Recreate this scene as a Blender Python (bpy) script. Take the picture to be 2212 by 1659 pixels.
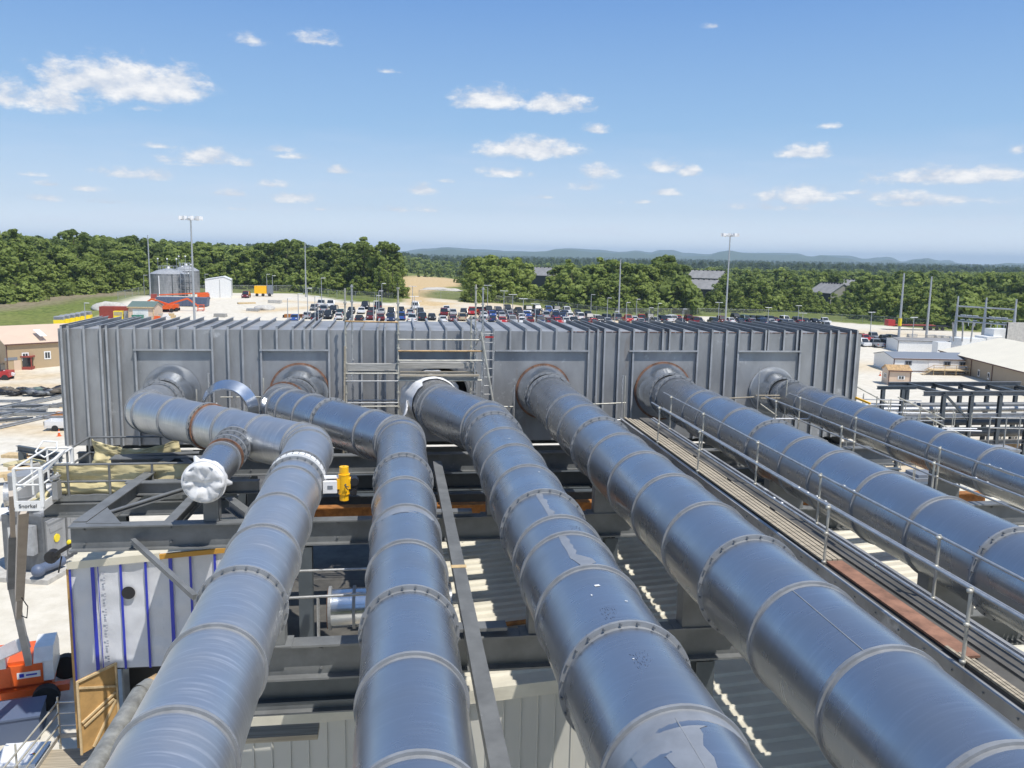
import bpy, math, random
from math import radians as R, sin, cos, pi, sqrt, atan2
from mathutils import Vector as V, Matrix, Quaternion, noise
sc = bpy.context.scene
for o in list(bpy.data.objects): bpy.data.objects.remove(o)
random.seed(7)
# ---------------------------------------------------------------- camera, sky, sun, exposure
ZC = 20.0; FO = 1830.0; PITCH = R(8.7); ROLL = R(1.05); YAW = R(8.0)
_fw = V((sin(YAW)*cos(PITCH), cos(YAW)*cos(PITCH), -sin(PITCH)))
_rt = V((cos(YAW), -sin(YAW), 0)); _up = _rt.cross(_fw)
_r2 = _rt*cos(ROLL)+_up*sin(ROLL); _u2 = _up*cos(ROLL)-_rt*sin(ROLL)
cd = bpy.data.cameras.new('camera'); cam = bpy.data.objects.new('camera', cd)
sc.collection.objects.link(cam); sc.camera = cam
cd.sensor_width = 36; cd.lens = FO/2212*36; cd.clip_start = .2; cd.clip_end = 60000
cam.matrix_world = Matrix(((_r2.x,_u2.x,-_fw.x,0),(_r2.y,_u2.y,-_fw.y,0),(_r2.z,_u2.z,-_fw.z,ZC),(0,0,0,1)))
SUN = V((.32,-.38,1.0)).normalized()
EL = math.asin(SUN.z); AZ = atan2(SUN.x, SUN.y)
def ray(px, py): return _fw+_r2*((px-1106)/FO)-_u2*((py-829.5)/FO)
def atY(px, py, Y): v = ray(px,py); v = v*(Y/v.y); return V((v.x,v.y,v.z+ZC))
def atZ(px, py, z): v = ray(px,py); v = v*((z-ZC)/v.z); return V((v.x,v.y,z))
def sst(a,b,x):
    t = max(0,min(1,(x-a)/(b-a))); return t*t*(3-2*t)
def G(x, y):
    """ground height: yard at 0, rising behind the duct, more on the left"""
    rise = 5.5*(1-sst(-10,110,x))+1.2
    g = rise*sst(120,250,y)
    g += 4.5*sst(-75,-150,x)*sst(110,200,y)*.8
    if y > 250: g -= sst(300,900,y)*sst(-60,60,x)*7
    return g
def atG(px, py, mx=3000):
    v = ray(px,py).normalized(); t = 20.0; p = V((0,0,ZC))
    while t < mx:
        q = p+v*t
        if q.z <= G(q.x,q.y): break
        t += max(.3,(q.z-G(q.x,q.y))*.5)
    return V((q.x,q.y,G(q.x,q.y)))

w = bpy.data.worlds.new('World'); sc.world = w; w.use_nodes = True
nt = w.node_tree; nt.nodes.clear()
def N(nt, t, **k):
    n = nt.nodes.new(t)
    for a, b in k.items(): setattr(n, a, b)
    return n
def mth(nt, op, a, b=None, c=None, clamp=False):
    n = N(nt,'ShaderNodeMath',operation=op); n.use_clamp = clamp
    for i, v in enumerate((a,b,c)):
        if v is None: continue
        if isinstance(v,(int,float)): n.inputs[i].default_value = v
        else: nt.links.new(v, n.inputs[i])
    return n.outputs[0]
def vmt(nt, op, a, b=None):
    n = N(nt,'ShaderNodeVectorMath',operation=op)
    for i, v in enumerate((a,b)):
        if v is None: continue
        if isinstance(v,(tuple,list)): n.inputs[i].default_value = v
        else: nt.links.new(v, n.inputs[i])
    return n
sky = N(nt,'ShaderNodeTexSky'); sky.sky_type = 'NISHITA'; sky.sun_disc = False
sky.sun_elevation = EL; sky.sun_rotation = AZ; sky.air_density = 1.0; sky.dust_density = .6; sky.ozone_density = 2.0; sky.altitude = 100
SKYK = .135
tc = N(nt,'ShaderNodeTexCoord'); sep = N(nt,'ShaderNodeSeparateXYZ'); nt.links.new(tc.outputs['Generated'], sep.inputs[0])
az = mth(nt,'ARCTAN2',sep.outputs[0],sep.outputs[1]); el = mth(nt,'ARCSINE',sep.outputs[2])
cmb = N(nt,'ShaderNodeCombineXYZ'); nt.links.new(az,cmb.inputs[0]); nt.links.new(el,cmb.inputs[1])
# cumulus puffs: centre x, base y, half width, height (picture px of a 2212 wide frame), strength
CL = [(70,232,140,52,.8),(150,200,90,60,.8),(290,215,150,75,1.3),(385,215,62,62,1.2),(545,97,40,22,.5),(686,98,55,26,.65),(1065,233,95,42,1.15),(1010,234,50,20,.7),
(1205,243,88,38,1.15),(1100,213,20,12,.3),(1145,342,125,44,1.15),(1215,338,60,24,.9),(443,352,66,30,.95),(450,356,100,16,.5),(285,386,80,22,.6),(605,329,32,16,.6),
(640,343,40,12,.45),(733,376,28,18,.8),(502,424,34,13,.6),(640,438,60,24,.7),(590,404,50,14,.4),(913,420,38,24,.8),(1085,382,62,20,.6),(1300,386,46,34,.8),(1264,412,38,18,.6),
(1290,290,32,20,.65),(1435,372,44,26,.65),(1487,382,30,22,.8),(1438,424,40,18,.75),(1738,342,60,28,1.0),(1770,338,30,26,.8),(1790,278,24,13,.6),(1545,62,26,12,.4),
(1735,440,70,40,.95),(1720,436,90,24,.5),(2040,396,175,32,.95),(2130,390,110,28,.8),(1935,436,80,22,.5),(2200,332,20,18,.7),(112,402,30,10,.35),(110,436,40,14,.4),
(180,412,40,12,.35),(1980,445,110,14,.3),(835,158,28,9,.3),(860,458,90,12,.25),(1650,455,100,16,.2),(310,240,30,14,.25),(420,360,50,10,.3),(2080,440,90,18,.35)]
acc = None
CL=[(a,b,c*(1.12 if e<.7 else 1),d*(1.15 if e<.7 else 1.08),e*.62+.43) for a,b,c,d,e in CL]+[(520,455,60,9,.5),(700,455,70,8,.5),(60,380,40,9,.55),(230,440,50,10,.5),(1180,430,60,9,.5),(1850,420,60,10,.5),(1400,440,70,9,.5),(960,395,30,9,.5),(340,320,50,12,.5)]
for cx, by, hw, hh, st in CL:
    v = ray(cx, by-hh*.3).normalized()
    a0, e0 = atan2(v.x,v.y), math.asin(v.z)
    d = vmt(nt,'SUBTRACT',cmb.outputs[0],(a0,e0,0)).outputs[0]
    d = vmt(nt,'ADD',d,vmt(nt,'MULTIPLY',vmt(nt,'MINIMUM',d,(0,0,0)).outputs[0],(0,1.1,0)).outputs[0]).outputs[0]
    d = vmt(nt,'MULTIPLY',d,(FO/(hw*1.18),FO/(hh*.95),0)).outputs[0]
    l = vmt(nt,'LENGTH',d).outputs['Value']
    m = mth(nt,'MULTIPLY_ADD',l,-st,st,clamp=False)
    acc = m if acc is None else mth(nt,'MAXIMUM',acc,m)
acc = mth(nt,'MAXIMUM',acc,0.0)
mp = vmt(nt,'MULTIPLY',cmb.outputs[0],(1,1.9,1)).outputs[0]
nz = N(nt,'ShaderNodeTexNoise'); nz.inputs['Scale'].default_value = 34; nz.inputs['Detail'].default_value = 9; nz.inputs['Roughness'].default_value = .62
nt.links.new(mp, nz.inputs['Vector'])
nf = mth(nt,'MULTIPLY_ADD',nz.outputs['Fac'],2.0,-.99)
dens = mth(nt,'ADD',acc,nf)
gate = mth(nt,'MULTIPLY',acc,5.0,clamp=True)
mask = N(nt,'ShaderNodeMapRange'); mask.interpolation_type='SMOOTHSTEP'
nt.links.new(dens, mask.inputs[0]); mask.inputs[1].default_value=.12; mask.inputs[2].default_value=.78
mk = mth(nt,'MULTIPLY',mask.outputs[0],gate)
# thin low veil of far cloud near the horizon
nz2 = N(nt,'ShaderNodeTexNoise'); nz2.inputs['Scale'].default_value=9; nz2.inputs['Detail'].default_value=6
mp2 = vmt(nt,'MULTIPLY',cmb.outputs[0],(1,6,1)).outputs[0]; nt.links.new(mp2,nz2.inputs['Vector'])
veil = N(nt,'ShaderNodeMapRange'); nt.links.new(nz2.outputs['Fac'],veil.inputs[0]); veil.inputs[1].default_value=.5; veil.inputs[2].default_value=.8; veil.inputs[4].default_value=.35
lowf = N(nt,'ShaderNodeMapRange'); nt.links.new(el,lowf.inputs[0]); lowf.inputs[1].default_value=.16; lowf.inputs[2].default_value=.03
vl = mth(nt,'MULTIPLY',veil.outputs[0],lowf.outputs[0])
upf=vmt(nt,'ADD',mp,(0,-.016,0)).outputs[0]; nz3=N(nt,'ShaderNodeTexNoise'); nz3.inputs['Scale'].default_value=34; nz3.inputs['Detail'].default_value=5; nt.links.new(vmt(nt,'ADD',mp,(0,.02,0)).outputs[0],nz3.inputs['Vector'])
cl2 = mth(nt,'ADD',mth(nt,'MULTIPLY',dens,.55),mth(nt,'MULTIPLY',mth(nt,'SUBTRACT',nz.outputs['Fac'],nz3.outputs['Fac']),2.2),clamp=True)
ccol = N(nt,'ShaderNodeMix',data_type='RGBA'); nt.links.new(cl2, ccol.inputs[0])
ccol.inputs[6].default_value=(.56,.61,.70,1); ccol.inputs[7].default_value=(.88,.87,.86,1)
skm = vmt(nt,'MULTIPLY',sky.outputs[0],(SKYK*.92,SKYK,SKYK*1.04)).outputs[0]
hzf = N(nt,'ShaderNodeMapRange'); nt.links.new(el,hzf.inputs[0]); hzf.inputs[1].default_value=1.2; hzf.inputs[2].default_value=.3; hzf.inputs[4].default_value=.85
mixh = N(nt,'ShaderNodeMix',data_type='RGBA'); nt.links.new(hzf.outputs[0],mixh.inputs[0]); nt.links.new(skm,mixh.inputs[6]); 
hr_=N(nt,'ShaderNodeValToRGB'); nt.links.new(el,hr_.inputs[0]); cr=hr_.color_ramp
cr.elements[0].position=0; cr.elements[0].color=(.92,.98,1.06,1); cr.elements[1].position=.6; cr.elements[1].color=(.08,.19,.46,1)
for ps_,c_ in ((.05,(.52,.63,.79,1)),(.14,(.27,.45,.70,1)),(.27,(.15,.31,.63,1))):
    e_=cr.elements.new(ps_); e_.color=c_
nt.links.new(hr_.outputs[0],mixh.inputs[7])
mixs = N(nt,'ShaderNodeMix',data_type='RGBA'); nt.links.new(vl,mixs.inputs[0]); nt.links.new(mixh.outputs[2],mixs.inputs[6]); mixs.inputs[7].default_value=(.66,.68,.78,1)
mixc = N(nt,'ShaderNodeMix',data_type='RGBA'); nt.links.new(mth(nt,'MULTIPLY',mk,.93),mixc.inputs[0]); nt.links.new(mixs.outputs[2],mixc.inputs[6]); nt.links.new(ccol.outputs[2],mixc.inputs[7])
bg = N(nt,'ShaderNodeBackground'); nt.links.new(mixc.outputs[2],bg.inputs[0]); bg.inputs[1].default_value=1
wo = N(nt,'ShaderNodeOutputWorld'); nt.links.new(bg.outputs[0],wo.inputs[0])
sd = bpy.data.lights.new('sun','SUN'); sun = bpy.data.objects.new('sun',sd); sc.collection.objects.link(sun)
sd.energy = 4.2; sd.angle = R(.53); sd.color = (1,.955,.88)
sun.rotation_euler = SUN.to_track_quat('Z','Y').to_euler(); sun.location=(20,-20,60)
sc.view_settings.view_transform='Standard'; sc.view_settings.look='None'; sc.view_settings.gamma=1; sc.view_settings.exposure=0.22
sc.cycles.max_bounces = 6; sc.cycles.volume_bounces = 0

# ---------------------------------------------------------------- helpers
COL = sc.collection
class MB:
    """collects shapes and links them as one mesh object"""
    def __init__(s): s.v=[]; s.f=[]; s.m=[]; s.sm=[]
    def add(s, vs, fs, mi=0, smooth=False):
        b=len(s.v); s.v+= [tuple(v) for v in vs]
        for f in fs: s.f.append(tuple(i+b for i in f)); s.m.append(mi); s.sm.append(smooth)
        return s
    def box(s, c, d, mi=0, rz=0, rot=None):
        c=V(c); h=[x/2 for x in d]
        M = rot if rot is not None else Matrix.Rotation(rz,3,'Z')
        vs=[c+M@V((x*h[0],y*h[1],z*h[2])) for z in(-1,1) for y in(-1,1) for x in(-1,1)]
        return s.add(vs,[(0,2,3,1),(4,5,7,6),(0,1,5,4),(2,6,7,3),(0,4,6,2),(1,3,7,5)],mi)
    def b2(s, a, b, mi=0):
        return s.box([(a[i]+b[i])/2 for i in range(3)],[abs(a[i]-b[i]) for i in range(3)],mi)
    def prism(s, pts, a, b, mi=0, up=V((0,0,1)), smooth=False, cap=True):
        """2D profile pts (side, up) swept from a to b"""
        a=V(a); b=V(b); d=(b-a).normalized()
        if abs(d.dot(up))>.99: up=V((0,1,0))
        x=d.cross(up).normalized(); y=x.cross(d)
        n=len(pts); vs=[a+x*p[0]+y*p[1] for p in pts]+[b+x*p[0]+y*p[1] for p in pts]
        fs=[(i,(i+1)%n,n+(i+1)%n,n+i) for i in range(n)]
        s.add(vs,fs,mi,smooth)
        if cap: s.add(vs,[tuple(range(n))[::-1],tuple(range(n,2*n))],mi)
        return s
    def bar(s,a,b,w,h=None,mi=0,up=V((0,0,1))):
        h=h or w; return s.prism([(-w/2,-h/2),(w/2,-h/2),(w/2,h/2),(-w/2,h/2)],a,b,mi,up)
    def ib(s,a,b,w,h,t=.03,tw=.02,mi=0,up=V((0,0,1))):
        p=[(-w/2,-h/2),(w/2,-h/2),(w/2,-h/2+t),(tw/2,-h/2+t),(tw/2,h/2-t),(w/2,h/2-t),(w/2,h/2),(-w/2,h/2),(-w/2,h/2-t),(-tw/2,h/2-t),(-tw/2,-h/2+t),(-w/2,-h/2+t)]
        a=V(a); b=V(b)
        s.bar(a+up*0,b+up*0,tw,h-2*t,mi,up)
        n=up if abs((b-a).normalized().dot(up))<.99 else V((0,1,0))
        for sg in (-1,1): s.bar(a+n*sg*(h/2-t/2),b+n*sg*(h/2-t/2),w,t,mi,up)
        return s
    def cyl(s,a,b,r,n=12,r2=None,mi=0,cap=True,smooth=True):
        r2=r if r2 is None else r2; a=V(a); b=V(b); d=(b-a).normalized()
        x=d.orthogonal().normalized(); y=d.cross(x)
        vs=[a+(x*cos(2*pi*i/n)+y*sin(2*pi*i/n))*r for i in range(n)]+[b+(x*cos(2*pi*i/n)+y*sin(2*pi*i/n))*r2 for i in range(n)]
        s.add(vs,[(i,(i+1)%n,n+(i+1)%n,n+i) for i in range(n)],mi,smooth)
        if cap: s.add(vs,[tuple(range(n))[::-1],tuple(range(n,2*n))],mi)
        return s
    def tube(s,pts,r,n=8,mi=0,closed=False):
        for a,b in zip(pts[:-1],pts[1:]): s.cyl(a,b,r,n,mi=mi)
        return s
    def ring(s,c,d,r1,r2,th,n=32,mi=0):
        """flat annular band centred c, axis d, inner r1 outer r2 thickness th"""
        c=V(c); d=V(d).normalized(); x=d.orthogonal().normalized(); y=d.cross(x); vs=[]
        for (r,o) in ((r1,-th/2),(r2,-th/2),(r2,th/2),(r1,th/2)):
            vs+=[c+d*o+(x*cos(2*pi*i/n)+y*sin(2*pi*i/n))*r for i in range(n)]
        fs=[]
        for k in range(4):
            q=(k+1)%4
            fs+=[(k*n+i,k*n+(i+1)%n,q*n+(i+1)%n,q*n+i) for i in range(n)]
        return s.add(vs,fs,mi)
    def ico(s,c,r,mi=0,sq=(1,1,1),seed=None,amp=0,sub=1):
        import bmesh
        bm=bmesh.new(); bmesh.ops.create_icosphere(bm,subdivisions=sub,radius=1)
        vs=[]
        for v in bm.verts:
            k=1+(amp*noise.noise(v.co*1.7+V((seed or 0,3.1,7))) if amp else 0)
            vs.append(V(c)+V((v.co.x*r*sq[0],v.co.y*r*sq[1],v.co.z*r*sq[2]))*k)
        fs=[tuple(x.index for x in f.verts) for f in bm.faces]; bm.free()
        return s.add(vs,fs,mi,True)
    def build(s,name,mats,parent=None,loc=None,rz=0):
        me=bpy.data.meshes.new(name); me.from_pydata(s.v,[],s.f)
        if not isinstance(mats,(list,tuple)): mats=[mats]
        for m in mats: me.materials.append(m)
        me.polygons.foreach_set('material_index',s.m); me.polygons.foreach_set('use_smooth',s.sm); me.update()
        o=bpy.data.objects.new(name,me); COL.objects.link(o)
        if parent: o.parent=parent
        if loc: o.location=loc
        if rz: o.rotation_euler.z=rz
        return o
def tag(o,label=None,cat=None,group=None,kind=None):
    if label: o['label']=label
    if cat: o['category']=cat
    if group: o['group']=group
    if kind: o['kind']=kind
    return o
def empty(name,loc,label,cat,group=None,rz=0):
    o=bpy.data.objects.new(name,None); COL.objects.link(o); o.location=loc; o.rotation_euler.z=rz; o.empty_display_size=.3
    return tag(o,label,cat,group)
def ctree(o,loc,rz=0,label=None,group=None,scale=None,parent=None,swap=None):
    c=o.copy(); COL.objects.link(c); c.parent=parent
    if parent is None:
        c.location=loc; c.rotation_euler.z=rz
        if scale is not None: c.scale=(scale,)*3 if isinstance(scale,(int,float)) else scale
        if label: c['label']=label
        if group: c['group']=group
    if swap and c.type=='MESH' and c.name.split('.')[0] in swap: c.data=swap[c.name.split('.')[0]]
    for ch in o.children: ctree(ch,None,parent=c,swap=swap)
    return c
# ---------------------------------------------------------------- materials
M={}
def mat(name,col,rough=.6,metal=0,noise_amt=.0,nscale=3,col2=None,bump=0,bscale=20,spec=.5,coords='Object',stretch=None,detail=5,rvar=0,alpha=None):
    m=bpy.data.materials.new(name); m.use_nodes=True; t=m.node_tree; b=t.nodes['Principled BSDF']
    b.inputs['Base Color'].default_value=(*col,1); b.inputs['Roughness'].default_value=rough; b.inputs['Metallic'].default_value=metal
    b.inputs['Specular IOR Level'].default_value=spec
    if alpha is not None: b.inputs['Alpha'].default_value=alpha
    if noise_amt or col2 or bump or rvar:
        c=N(t,'ShaderNodeTexCoord'); src=c.outputs[coords]
        if stretch: src=vmt(t,'MULTIPLY',src,stretch).outputs[0]
        n=N(t,'ShaderNodeTexNoise'); n.inputs['Scale'].default_value=nscale; n.inputs['Detail'].default_value=detail; n.inputs['Roughness'].default_value=.6
        t.links.new(src,n.inputs['Vector'])
        if noise_amt or col2:
            r=N(t,'ShaderNodeMapRange'); t.links.new(n.outputs['Fac'],r.inputs[0]); r.inputs[1].default_value=.35; r.inputs[2].default_value=.65
            x=N(t,'ShaderNodeMix',data_type='RGBA'); t.links.new(r.outputs[0],x.inputs[0])
            c2=col2 or tuple(q*(1-noise_amt) for q in col)
            x.inputs[6].default_value=(*c2,1); x.inputs[7].default_value=(*[min(1,q*(1+noise_amt*.5)) for q in col],1)
            t.links.new(x.outputs[2],b.inputs['Base Color'])
        if rvar:
            r2=mth(t,'MULTIPLY_ADD',n.outputs['Fac'],rvar*2,rough-rvar); t.links.new(r2,b.inputs['Roughness'])
        if bump:
            n2=N(t,'ShaderNodeTexNoise'); n2.inputs['Scale'].default_value=bscale; n2.inputs['Detail'].default_value=4; t.links.new(src,n2.inputs['Vector'])
            bp=N(t,'ShaderNodeBump'); bp.inputs['Strength'].default_value=bump; bp.inputs['Distance'].default_value=.05
            t.links.new(n2.outputs['Fac'],bp.inputs['Height']); t.links.new(bp.outputs[0],b.inputs['Normal'])
    M[name]=m; return m
# ---------------------------------------------------------------- materials
mat('gravel',(.66,.6,.49),.95,noise_amt=.12,nscale=.6,bump=.15,bscale=8)
mat('zinc_plate',(.35,.355,.36),.5,.3,noise_amt=.26,nscale=.8,rvar=.12,detail=8,stretch=(1,1,.45))
def splotch(name,col,lo,hi,scale,st=(1,1,1)):
    t=M[name].node_tree; b=t.nodes['Principled BSDF']; old=b.inputs['Base Color'].links[0].from_socket
    c=N(t,'ShaderNodeTexCoord'); n=N(t,'ShaderNodeTexNoise'); n.inputs['Scale'].default_value=scale; n.inputs['Detail'].default_value=9; n.inputs['Roughness'].default_value=.68
    t.links.new(vmt(t,'MULTIPLY',c.outputs['Object'],st).outputs[0],n.inputs['Vector'])
    r=N(t,'ShaderNodeMapRange'); t.links.new(n.outputs['Fac'],r.inputs[0]); r.inputs[1].default_value=lo; r.inputs[2].default_value=hi; r.inputs[4].default_value=.8
    x=N(t,'ShaderNodeMix',data_type='RGBA'); t.links.new(r.outputs[0],x.inputs[0]); t.links.new(old,x.inputs[6]); x.inputs[7].default_value=(*col,1); t.links.new(x.outputs[2],b.inputs['Base Color'])
splotch('zinc_plate',(.62,.63,.64),.62,.70,.75); splotch('zinc_plate',(.24,.19,.15),.60,.76,1.5,(1,1,.22)); splotch('zinc_plate',(.2,.205,.215),.55,.7,.5,(1,1,.6))
mat('zinc_dark',(.17,.18,.19),.55,.4,noise_amt=.2,nscale=2)
mat('zinc_edge',(.42,.43,.44),.5,.3,noise_amt=.2,nscale=2)
mat('flange_paint',(.27,.28,.29),.5,.15,noise_amt=.15,nscale=5)
mat('polished',(.72,.75,.78),.22,.95,noise_amt=.1,nscale=2,rvar=.06)
mat('steel_grey',(.17,.178,.182),.5,.1,noise_amt=.22,nscale=2,detail=8); splotch('steel_grey',(.42,.42,.41),.66,.74,3); splotch('steel_grey',(.2,.11,.06),.69,.78,2)
mat('steel_blue',(.085,.10,.112),.5,.1,noise_amt=.12,nscale=3)
mat('galv_tube',(.5,.5,.49),.38,.6,noise_amt=.2,nscale=6)
mat('scaf_tube',(.52,.5,.43),.5,.35,noise_amt=.25,nscale=4)
mat('rust',(.36,.15,.04),.85,noise_amt=.4,nscale=5)
mat('paint_dull',(.36,.37,.38),.42,.45,noise_amt=.15,nscale=3); mat('rust_rim',(.22,.11,.065),.8,noise_amt=.5,nscale=6)
mat('plank',(.37,.32,.24),.85,noise_amt=.3,nscale=3,stretch=(.3,6,6))
mat('plank_grey',(.38,.37,.34),.85,noise_amt=.3,nscale=4,stretch=(.4,5,5))
mat('beige_roof',(.62,.585,.48),.5,noise_amt=.12,nscale=1,detail=8); splotch('beige_roof',(.38,.35,.28),.6,.78,.7,(.3,1,1))
mat('beige_wall',(.52,.51,.46),.5,noise_amt=.04,nscale=1)
mat('tan_wall',(.44,.33,.2),.6,noise_amt=.04,nscale=.5)
mat('tan_wall_shaded',(.34,.27,.19),.6,noise_amt=.04,nscale=.5)  # tan wall with its shade put into the colour
mat('tan_roof',(.66,.5,.37),.5,noise_amt=.04,nscale=.5)
mat('cream_roof',(.74,.68,.54),.5,noise_amt=.04,nscale=.3)
mat('brown_trim',(.12,.06,.045),.6)
mat('white_paint',(.8,.8,.78),.4,noise_amt=.08,nscale=3)
mat('white_cloth',(.72,.72,.72),.8,noise_amt=.12,nscale=5)
mat('black',(.015,.015,.018),.5)
mat('tyre',(.025,.025,.025),.9)
mat('glass_dark',(.02,.025,.03),.08,spec=.8)
mat('orange',(.72,.12,.02),.4,noise_amt=.1,nscale=3)
mat('red_paint',(.42,.03,.03),.4)
mat('oxide_red',(.3,.055,.04),.6,noise_amt=.1)
mat('yellow',(.95,.5,.01),.4)
mat('bright_yellow',(.85,.65,.02),.5)
mat('green_paint',(.03,.2,.13),.5)
mat('roof_green',(.12,.17,.15),.6)
mat('roof_grey',(.2,.22,.25),.5)
mat('concrete',(.5,.48,.44),.9,noise_amt=.2,nscale=2)
mat('plywood',(.5,.3,.11),.8,noise_amt=.2,nscale=3)
mat('timber',(.6,.45,.25),.8,noise_amt=.2,nscale=4)
mat('blue_grey',(.1,.13,.2),.5)
mat('barn_roof',(.25,.245,.24),.8,noise_amt=.2,nscale=.5)
mat('barn_wall',(.05,.05,.055),.9)
mat('barn_gable',(.3,.29,.25),.9,noise_amt=.1)
mat('bark',(.13,.11,.085),.9,noise_amt=.3,nscale=2)
mat('pole_zinc',(.42,.44,.46),.45,.4)
mat('lamp_white',(.8,.8,.8),.4)

def leafmat(name,a,b,sc_=.25):
    m=bpy.data.materials.new(name); m.use_nodes=True; t=m.node_tree; p=t.nodes['Principled BSDF']
    c=N(t,'ShaderNodeNewGeometry'); n=N(t,'ShaderNodeTexNoise'); n.inputs['Scale'].default_value=sc_; n.inputs['Detail'].default_value=6; n.inputs['Roughness'].default_value=.75
    t.links.new(c.outputs['Position'],n.inputs['Vector'])
    oi=N(t,'ShaderNodeObjectInfo'); f=mth(t,'MULTIPLY_ADD',oi.outputs['Random'],.5,-.25)
    g=mth(t,'MULTIPLY_ADD',n.outputs['Fac'],2.4,-.7); g=mth(t,'ADD',g,f,clamp=True)
    x=N(t,'ShaderNodeMix',data_type='RGBA'); t.links.new(g,x.inputs[0]); x.inputs[6].default_value=(*a,1); x.inputs[7].default_value=(*b,1)
    t.links.new(x.outputs[2],p.inputs['Base Color']); p.inputs['Roughness'].default_value=.65; p.inputs['Specular IOR Level'].default_value=.25
    tr=N(t,'ShaderNodeBsdfTranslucent'); t.links.new(x.outputs[2],tr.inputs[0])
    ms=N(t,'ShaderNodeMixShader'); ms.inputs[0].default_value=.45; t.links.new(p.outputs[0],ms.inputs[1]); t.links.new(tr.outputs[0],ms.inputs[2])
    t.links.new(ms.outputs[0],t.nodes['Material Output'].inputs[0]); M[name]=m
leafmat('leaf_dark',(.105,.15,.038),(.235,.3,.075))
leafmat('leaf_mid',(.17,.225,.05),(.33,.4,.105))
leafmat('leaf_light',(.2,.26,.055),(.36,.43,.11))
leafmat('leaf_far',(.06,.10,.03),(.16,.21,.07),.02)

# ---------------------------------------------------------------- ground: one sheet to the horizon, worn zones mixed by weights
def inside(p,x,y):
    c=False; j=len(p)-1
    for i in range(len(p)):
        if (p[i][1]>y)!=(p[j][1]>y) and x<(p[j][0]-p[i][0])*(y-p[i][1])/(p[j][1]-p[i][1])+p[i][0]: c=not c
        j=i
    return c
def sdist(p,x,y):
    d=1e9
    for i in range(len(p)):
        ax,ay=p[i-1]; bx,by=p[i]; dx,dy=bx-ax,by-ay; L=dx*dx+dy*dy or 1
        t=max(0,min(1,((x-ax)*dx+(y-ay)*dy)/L)); d=min(d,math.hypot(x-ax-t*dx,y-ay-t*dy))
    return d if inside(p,x,y) else -d
yard_px=[(0,731),(32,727),(120,708),(205,690),(235,672),(225,662),(262,649),(300,640),(340,636),(440,632),(553,633),(640,634),(728,647),(765,652),(853,655),(880,652),(885,640),(905,643),(940,645),(1000,650),(1106,658),(1206,670),(1331,685),(1506,683),(1656,687),(1774,694),(1909,703),(2059,715),(2230,722)]
yard=[tuple(atG(*p)[:2]) for p in yard_px]
yl=yard[0]; yr=yard[-1]
yard=[(-160,-60),(-160,yl[1]-30)]+yard+[(260,yr[1]),(260,-60)]
dirt_px=[(885,645),(870,625),(866,612),(868,600),(885,596),(960,600),(1010,607),(1005,613),(965,622),(925,630),(912,640),(930,652),(1000,655),(950,662),(880,660)]
dirt=[tuple(atG(*p)[:2]) for p in dirt_px]
brown=[tuple(atG(*p)[:2]) for p in [(-60,650),(0,645),(150,633),(300,628),(300,634),(150,652),(60,668),(-60,680)]]
tyrelane=[[tuple(atG(*p)[:2]) for p in l] for l in ([(-20,800),(60,815),(130,812)],[(-20,835),(50,832),(130,835)],[(-20,925),(60,925),(140,935)],[(560,672),(700,662),(860,668),(1000,664),(1150,672),(1300,684)],[(600,650),(700,655),(850,664)])]
def lane(x,y):
    return min(min(-sdist([a,b],x,y) if not inside([a,b],x,y) else 0 for a,b in zip(l[:-1],l[1:])) for l in tyrelane)
xs=[-250+3*i for i in range(int(560/3)+1)]; ys=[-60+3*i for i in range(int(540/3)+1)]
def grow(a,sgn,lim,st=4,k=1.16):
    o=[];s=st
    while abs(a)<lim: a+=sgn*s; s*=k; o.append(a)
    return o
xs=sorted(grow(xs[0],-1,15000)+xs+grow(xs[-1],1,15000)); ys=sorted(grow(ys[0],-1,3000)+ys+grow(ys[-1],1,15000))
def zone(x,y):
    nn=noise.noise(V((x*.05,y*.05,0)))*3+noise.noise(V((x*.3,y*.3,5)))*1.2
    if -250<x<320 and -60<y<480:
        gv=sst(-1.5,1.5,sdist(yard,x,y)+nn*.35)
        dt=sst(-3,3,sdist(dirt,x,y)+nn)
        br=sst(-4,6,sdist(brown,x,y)+nn*1.5)
        if gv>.5:
            dt=max(dt,.75*sst(5,0,lane(x,y)+nn*.6)) if (x<20 and y>60) else dt
            dt=max(dt,.5*sst(.25,.6,noise.noise(V((x*.012,y*.03,3)))+.12))
        return gv,dt,br
    dt=0
    if 480<=y<900: dt=sst(-8,8,sdist(dirt,x,y)+nn*3)
    return 0,dt,sst(.15,.5,noise.noise(V((x*.004,y*.003,9))))*.5
vs=[];cs=[]
for y in ys:
    for x in xs:
        vs.append((x,y,G(x,y) if y<6000 else G(x,6000))); cs.append((*zone(x,y),1))
nx=len(xs); fs=[(j*nx+i,j*nx+i+1,(j+1)*nx+i+1,(j+1)*nx+i) for j in range(len(ys)-1) for i in range(nx-1)]
me=bpy.data.meshes.new('ground'); me.from_pydata(vs,[],fs)
ca=me.color_attributes.new('zone','FLOAT_COLOR','POINT'); ca.data.foreach_set('color',[c for q in cs for c in q])
me.polygons.foreach_set('use_smooth',[True]*len(fs))
m=bpy.data.materials.new('ground_mix'); m.use_nodes=True; t=m.node_tree; p=t.nodes['Principled BSDF']
at=N(t,'ShaderNodeVertexColor',layer_name='zone'); sp=N(t,'ShaderNodeSeparateColor'); t.links.new(at.outputs[0],sp.inputs[0])
g=N(t,'ShaderNodeNewGeometry')
def nz_(s,d=6,r=.6):
    n=N(t,'ShaderNodeTexNoise'); n.inputs['Scale'].default_value=s; n.inputs['Detail'].default_value=d; n.inputs['Roughness'].default_value=r; t.links.new(g.outputs['Position'],n.inputs['Vector']); return n.outputs['Fac']
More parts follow.
